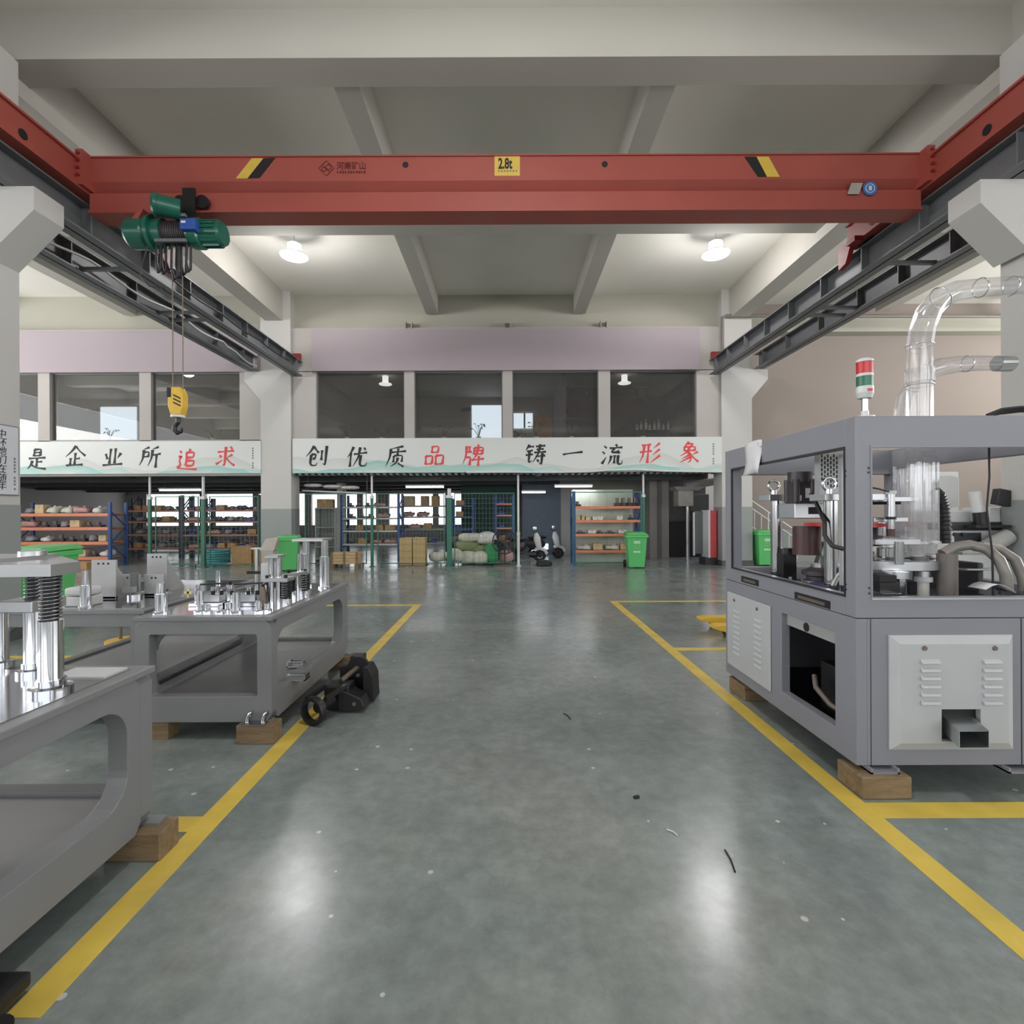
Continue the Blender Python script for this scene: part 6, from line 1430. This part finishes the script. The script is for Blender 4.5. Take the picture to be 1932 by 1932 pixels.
# dark doors, scooter, floor reflection as a glowing panel
struct(MB().box(XP(985, 19), XP(1058, 19), 19, 19.1, 0, 2.62).build('door_10', 'door_slate'))
struct(MB().box(XP(1056, 19), XP(1240, 19), 19.02, 19.1, 0, 2.9).build('wall_storage_inner', 'room_wall'))
struct(MB().box(XP(1002, 18.95), XP(1034, 18.95), 18.93, 18.99, 0.14, 0.42).build('window_21', 'bright_opening'))  # glowing panel in place of bright light reflected off the floor
def scooter(px, Y, label):
    x = XP(px, Y, 1040); t = thing('scooter', label, 'scooter', (x, Y, 0))
    for dx in (-0.42, 0.42): MB().torus((x + dx, Y, 0.2), (0, 1, 0), 0.15, 0.05, 20, 8).cyl((x + dx, Y - 0.04, 0.2), (x + dx, Y + 0.04, 0.2), 0.08, n=14).build('wheel', 'matte_black', t)
    MB().tube([(x + 0.64, Y, 0.24), (x + 0.58, Y, 0.36), (x + 0.42, Y, 0.42), (x + 0.27, Y, 0.38)], 0.06, 10).tube([(x + 0.40, Y, 0.42), (x + 0.33, Y, 0.75), (x + 0.30, Y, 0.92)], [0.09, 0.12, 0.05], 10).build('front_shell', 'panel_white', t)
    MB().box(x - 0.1, x + 0.3, Y - 0.12, Y + 0.12, 0.22, 0.3).ell((x - 0.35, Y, 0.5), (0.34, 0.15, 0.2), 14, 8).build('body_shell', 'motor_dark', t)
    MB().ell((x - 0.3, Y, 0.72), (0.34, 0.13, 0.07), 14, 8).build('seat', 'matte_black', t)
    MB().tube([(x + 0.2, Y - 0.3, 0.98), (x + 0.3, Y, 0.94), (x + 0.2, Y + 0.3, 0.98)], 0.02, 8).build('handlebar', 'black_paint', t)
    MB().lathe([(0, 0), (0.06, 0.01), (0.06, 0.03), (0, 0.04)], (x + 0.24, Y - 0.3, 1.08), (0, -1, 0), 14).build('mirror', 'chrome', t)
scooter(994, 16.5, 'electric scooter with white front parked behind the white pipe post')
scooter(1030, 17.6, 'dark scooter with mirrors parked in front of the slate doors')
tag(MB().lathe([(0, 0), (0.2, 0), (0.24, 0.03), (0.24, 0.1), (0.16, 0.16), (0.06, 0.18), (0, 0.18)], (XP(1026, 15.2), 15.2, 0), n=20).build('floor_fixture', 'matte_black'), 'low black round cart puck on the floor between scooter and rack', 'floor cart')
# fluorescent tubes under the mezzanine
def tube_lamp(px0, px1, py, Y, label):
    a, c = P(px0, py, Y), P(px1, py, Y); t = thing('fluorescent_lamp', label, 'lamp', ((a.x + c.x) / 2, Y, a.z))
    MB().box(a.x, c.x, Y - 0.05, Y + 0.05, a.z + 0.03, a.z + 0.07).build('fitting', 'panel_white', t)
    MB().cyl((a.x + 0.02, Y, a.z), (c.x - 0.02, Y, a.z), 0.022, n=10).build('tube', 'tube_glow', t)
    for x in (a.x + 0.2, c.x - 0.2): MB().cyl((x, Y, a.z + 0.07), (x, Y, 3.06), 0.006, n=6).build('hanger', 'steel_grey', t)
    area_light('tube_light', (0, 0, 0), (0, 0, 0), abs(c.x - a.x), 0.06, 40).parent = t
tube_lamp(1046, 1118, 918, 16.2, 'fluorescent lamp hung above the orange stock rack')
tube_lamp(984, 1030, 929, 17.4, 'fluorescent lamp hung in front of the slate doors')
tube_lamp(765, 838, 919, 16.2, 'unlit looking lamp fitting hung above the stacked cartons')
tube_lamp(300, 380, 925, 16.8, 'long lamp fitting hung above the shelving bay')
# right end of the centre bay: pillar, duct, dark machine, display cabinet
struct(MB().box(XP(1226, 17.4), XP(1262, 17.4), 17.4, 17.9, 0, 2.8).build('column_11', 'wall_paint'))
struct(MB().box(XP(1241, 17.35), XP(1248, 17.35), 17.33, 17.4, 0, 2.8).build('trim_20', 'pipe_grey'))
struct(MB().box(XP(1262, 18.4), XO, 18.4, 18.6, 0, 2.9).build('wall_machine_bay', 'room_dark'))
t = thing('extract_hood', 'grey extract hood with duct and steel leg below the mezzanine', 'hood', (XP(1290, 16.4), 16.4, 0))
a, c = P(1276, 926, 16.4), P(1304, 955, 16.4)
MB().box(a.x, c.x, 16.2, 16.7, c.z, a.z).build('hood_box', 'sticker_grey', t, 0.01)
MB().add([(a.x - 0.05, 16.15, a.z), (c.x + 0.15, 16.15, a.z), (c.x + 0.15, 16.75, a.z), (a.x - 0.05, 16.75, a.z), (a.x - 0.15, 16.1, a.z + 0.12), (c.x + 0.35, 16.1, a.z + 0.12), (c.x + 0.35, 16.8, a.z + 0.12), (a.x - 0.15, 16.8, a.z + 0.12)], [(0, 3, 2, 1), (4, 5, 6, 7), (0, 1, 5, 4), (1, 2, 6, 5), (2, 3, 7, 6), (3, 0, 4, 7)]).build('canopy', 'deck_grey', t)
MB().cyl((a.x + 0.3, 16.45, a.z + 0.13), (c.x + 0.9, 16.45, a.z + 0.33), 0.13, n=16).build('duct', 'sticker_grey', t)
MB().cyl((c.x - 0.12, 16.4, 0), (c.x - 0.12, 16.4, c.z), 0.05, n=14).build('leg', 'alu', t)
t = thing('dark_machine', 'dark grey machine housing standing behind the steel duct leg', 'machine', (XP(1290, 17.3), 17.3, 0))
MB().box(XP(1264, 17.95), XP(1338, 17.95), 17.95, 18.38, 0, 1.25).build('housing', 'machine_dark', t, 0.02)
MB().box(XP(1302, 17.95), XP(1338, 17.95), 17.95, 18.38, 1.6, 2.2).build('upper_cabinet', 'steel_grey', t, 0.02)
MB().box(XP(1310, 17.8), XP(1314, 17.8), 18.0, 18.1, 1.25, 1.6).build('support', 'steel_grey', t)
t = thing('display_cabinet', 'white framed glass door cabinet with a red side panel by the far column', 'cabinet', (XP(1344, 15.3), 15.3, 0))
a, c = P(1340, 963, 15.2), P(1352, 1050, 15.2)
MB().box(a.x - 0.02, c.x, 15.18, 15.7, 0.22, a.z).build('red_panel', 'cabinet_red', t, 0.006)
MB().box(a.x - 0.07, a.x - 0.02, 15.16, 15.7, 0.22, a.z + 0.01).build('edge_post', 'panel_white', t)
MB().box(a.x - 0.34, a.x - 0.07, 15.6, 15.66, 0.3, a.z - 0.02).build('door_panel', 'steel_grey', t)
MB().box(a.x - 0.37, a.x - 0.33, 15.55, 15.62, 0.25, a.z - 0.06).build('edge_post', 'panel_white', t)
MB().box(a.x - 0.15, c.x, 15.2, 15.7, 0.0, 0.22).build('plinth', 'machine_dark', t)
# wheelie bins
def wheelie(x, y, label, rz=0.0, decal=True, s=1.0):
    t = thing('wheelie_bin', label, 'bin', (0, 0, 0), 'green wheelie bins')
    def fr(z): k = z / 0.93; return 0.21 + 0.065 * k, 0.24 + 0.085 * k
    b = MB(); vs = []
    for z in (0.04, 0.5, 0.9):
        hx_, hy_ = fr(z); vs.append([(-hx_, -hy_, z), (hx_, -hy_, z), (hx_, hy_, z), (-hx_, hy_, z)])
    for r0, r1 in zip(vs, vs[1:]): b.add(r0 + r1, [(i, (i + 1) % 4, 4 + (i + 1) % 4, 4 + i) for i in range(4)])
    b.add(vs[0], [(3, 2, 1, 0)])
    b.build('body', 'bin_green', t, 0.012)
    MB().holeplate('z', 0.87, 0.94, (-0.305, 0.305, -0.35, 0.36), (-0.26, 0.26, -0.31, 0.31), 0.03, 4).build('rim', 'bin_green', t, 0.008)
    MB().add([(-0.30, -0.36, 0.945), (0.30, -0.36, 0.945), (0.31, 0.38, 0.955), (-0.31, 0.38, 0.955), (-0.24, -0.28, 1.0), (0.24, -0.28, 1.0), (0.25, 0.34, 1.015), (-0.25, 0.34, 1.015)], [(0, 3, 2, 1), (4, 5, 6, 7), (0, 1, 5, 4), (1, 2, 6, 5), (2, 3, 7, 6), (3, 0, 4, 7)]).build('lid', 'bin_green', t, 0.01)
    MB().cyl((-0.24, 0.40, 0.93), (0.24, 0.40, 0.93), 0.016, n=10).build('handle', 'bin_green', t)
    for sx in (-1, 1): MB().cyl((sx * 0.24, 0.27, 0.1), (sx * 0.30, 0.27, 0.1), 0.1, n=18).build('wheel', 'matte_black', t)
    if decal:
        d = MB()
        def yf(z): return -fr(z)[1] - 0.002
        for k in range(3):
            a_ = k * 2 * PI / 3 + PI / 2; a2_ = a_ + 2 * PI / 3 - 0.5
            z0_, z1_ = 0.62 + 0.07 * math.sin(a_), 0.62 + 0.07 * math.sin(a2_)
            d.bar((0.07 * math.cos(a_), yf(z0_), z0_), (0.07 * math.cos(a2_), yf(z1_), z1_), 0.018, 0.004)
        for k, z in enumerate((0.76, 0.72)): d.box(-0.09, 0.09, yf(z) - 0.002, yf(z) + 0.002, z - 0.012, z + 0.012)
        for k in range(3): d.box(-0.09 + k * 0.065, -0.045 + k * 0.065, yf(0.47) - 0.002, yf(0.47) + 0.002, 0.445, 0.495)
        d.build('recycling_print', 'bin_print', t)
    t.location = (x, y, 0); t.rotation_euler = (0, 0, rz); t.scale = (s, s, s)
    return t
wheelie(XP(1199, 14.6, 1040), 14.6, 'green wheelie bin standing on the open floor before the orange rack', -0.1)
wheelie(7.52, 15.06, 'green wheelie bin beside the staircase railing, seen through the forming machine', 0.0, True, 1.03)
wheelie(XP(545, 14.25, 1040), 14.25, 'green wheelie bin against the far column behind the gate fixture', 0.3, False, 0.97)
wheelie(XP(74, 7.55, 1060), 7.55, 'large green wheelie bin beside the near column, behind the worktables', 0.1, False, 1.12)
tag(MB().add([(XP(489, 13.2), 13.2, 0.62), (XP(516, 13.2), 13.2, 0.62), (XP(519, 13.2), 13.4, 0.97), (XP(493, 13.2), 13.4, 0.93), (XP(491, 13.2), 13.5, 0.62), (XP(515, 13.2), 13.5, 0.62), (XP(517, 13.2), 13.52, 0.97), (XP(495, 13.2), 13.52, 0.93)], [(0, 1, 2, 3), (7, 6, 5, 4), (0, 4, 5, 1), (1, 5, 6, 2), (2, 6, 7, 3), (3, 7, 4, 0)]).box(XP(493, 13.2), XP(515, 13.2), 13.2, 13.5, 0, 0.62).build('paper_bin', 'sticker_grey', None, 0.02), 'grey beige waste box leaning beside the bin at the far column', 'waste box')
# staircase with white railing in the east bay
t = thing('staircase', 'grey staircase with white railing descending in front of the beige wall', 'staircase', (8.0, 15.7, 0))
n = 8; x_ = XP(1510, 15.4, 1060)
for k in range(n):
    xx = x_ - k * 0.24; MB().box(xx - 0.24, xx, 15.56, 15.95, 0 if k == 0 else k * 0.165 - 0.12, (k + 1) * 0.165).build('step', 'dado_paint', t)
def rail_z(x): return (x_ - x) / 0.24 * 0.165
b = MB(); xa_, xb_ = x_ - 1.75, x_
for off, r in ((0.95, 0.025), (0.72, 0.02), (0.16, 0.02)): b.tube([(xa_, 15.54, rail_z(xa_) + off), (xb_, 15.54, rail_z(xb_) + off)], r, 8)
b.build('handrail', 'panel_white', t)
for k in range(9):
    xx = x_ - 0.05 - k * 0.21; MB().cyl((xx, 15.54, rail_z(xx) + (0.0 if k % 4 == 0 else 0.16)), (xx, 15.54, rail_z(xx) + (0.95 if k % 4 == 0 else 0.72)), 0.022 if k % 4 == 0 else 0.014, n=8).build('baluster', 'panel_white', t)
# pallet truck beyond the forming machine
t = thing('pallet_truck', 'yellow pallet truck with its forks showing beyond the forming machine', 'pallet truck', (2.9, 7.0, 0))
for (y0, px) in ((7.05, 1318), (6.55, 1342)):
    xx = XP(px, y0, 1170); MB().prism([(xx, 0.14), (xx + 0.10, 0.155), (xx + 1.1, 0.155), (xx + 1.1, 0.06), (xx + 0.18, 0.06), (xx, 0.11)], 'y', y0 - 0.09, y0 + 0.09).build('fork', 'yellow_paint', t, 0.006)
    MB().cyl((xx + 0.2, y0 - 0.04, 0.045), (xx + 0.2, y0 + 0.04, 0.045), 0.045, n=14).build('roller', 'black_paint', t)
xx = XP(1318, 7.05, 1170) + 1.1
MB().box(xx, xx + 0.12, 6.45, 7.15, 0.06, 0.4).build('frame_head', 'yellow_paint', t, 0.01)
MB().cyl((xx + 0.1, 6.8, 0.1), (xx + 0.45, 6.8, 1.15), 0.025, n=10).tube([(xx + 0.43, 6.6, 1.15), (xx + 0.45, 6.8, 1.17), (xx + 0.43, 7.0, 1.15)], 0.022, 8).build('tiller', 'black_paint', t)
MB().cyl((xx + 0.16, 6.76, 0.09), (xx + 0.16, 6.84, 0.09), 0.09, n=16).build('steer_wheel', 'black_paint', t)
# timber and cartons under / behind the worktables
def bx(px0, px1, pyt, pyb, d, m, nm, lb, cat):
    Y = CAM_H * F / (pyb + ROLL * ((px0 + px1) / 2 - 966) - 966); a, c = P(px0, pyt, Y), P(px1, pyt, Y)
    tag(MB().box(a.x, c.x, Y, Y + d, 0, max(a.z, 0.03)).build(nm, m, None, 0.006), lb, cat)
bx(352, 385, 1202, 1216, 0.4, 'carton_pale', 'carton', 'pale carton on the floor behind the spring table', 'carton')
bx(388, 440, 1200, 1222, 0.5, 'carton', 'carton', 'brown carton on the floor seen beneath the spring table', 'carton')
bx(322, 344, 1190, 1204, 0.2, 'matte_black', 'tool_case', 'small black tool case behind the spring table', 'case')
bx(275, 330, 1202, 1226, 0.5, 'wood_pale', 'plank', 'short timber plank on the floor behind the spring table', 'plank')
bx(355, 410, 1218, 1228, 0.3, 'wood_pale', 'plank', 'flat pale board beneath the spring table', 'plank')
t = thing('work_stool', 'small metal stool with yellow base standing behind the spring table', 'stool', P(238, 1220, 6.4) * 1.0)
OFF[t.name].z = 0; t.location.z = 0
xx = XP(238, 6.4, 1200); MB().lathe([(0, 0), (0.22, 0), (0.22, 0.03), (0, 0.04)], (xx, 6.4, 0), n=20).build('base', 'yellow_paint', t)
for dx in (-0.07, 0.07): MB().cyl((xx + dx, 6.4, 0.03), (xx + dx, 6.4, 0.5), 0.02, n=8).build('leg', 'rope_steel', t)
MB().lathe([(0, 0), (0.15, 0), (0.15, 0.04), (0, 0.04)], (xx, 6.4, 0.5), n=20).build('seat', 'steel_grey', t)
# small swarf and a dropped screw on the floor
for px, py, L, a_, mt, lb in ((1070, 1352, 0.06, 1.9, 'cable_black', 'short black wire offcut on the aisle floor, furthest away'), (1377, 1625, 0.075, 1.45, 'cable_black', 'thin black wire offcut on the floor near the yellow line'), (1201, 1506, 0.016, 0.3, 'matte_black', 'dark nut lying alone on the aisle floor'), (1268, 1572, 0.03, -0.9, 'panel_white', 'curved white shaving on the aisle floor')):
    Y = CAM_H * F / (py + ROLL * (px - 966) - 966); p = P(px, py, Y); d = Vector((math.cos(a_), math.sin(a_), 0)) * L
    tag(MB().tube([p - d + Vector((0, 0, .004)), p + Vector((0.006, 0.004, .005)), p + d + Vector((0, 0, .004))], 0.004 if L > 0.02 else 0.01, 6).build('floor_scrap', mt), lb, 'scrap')
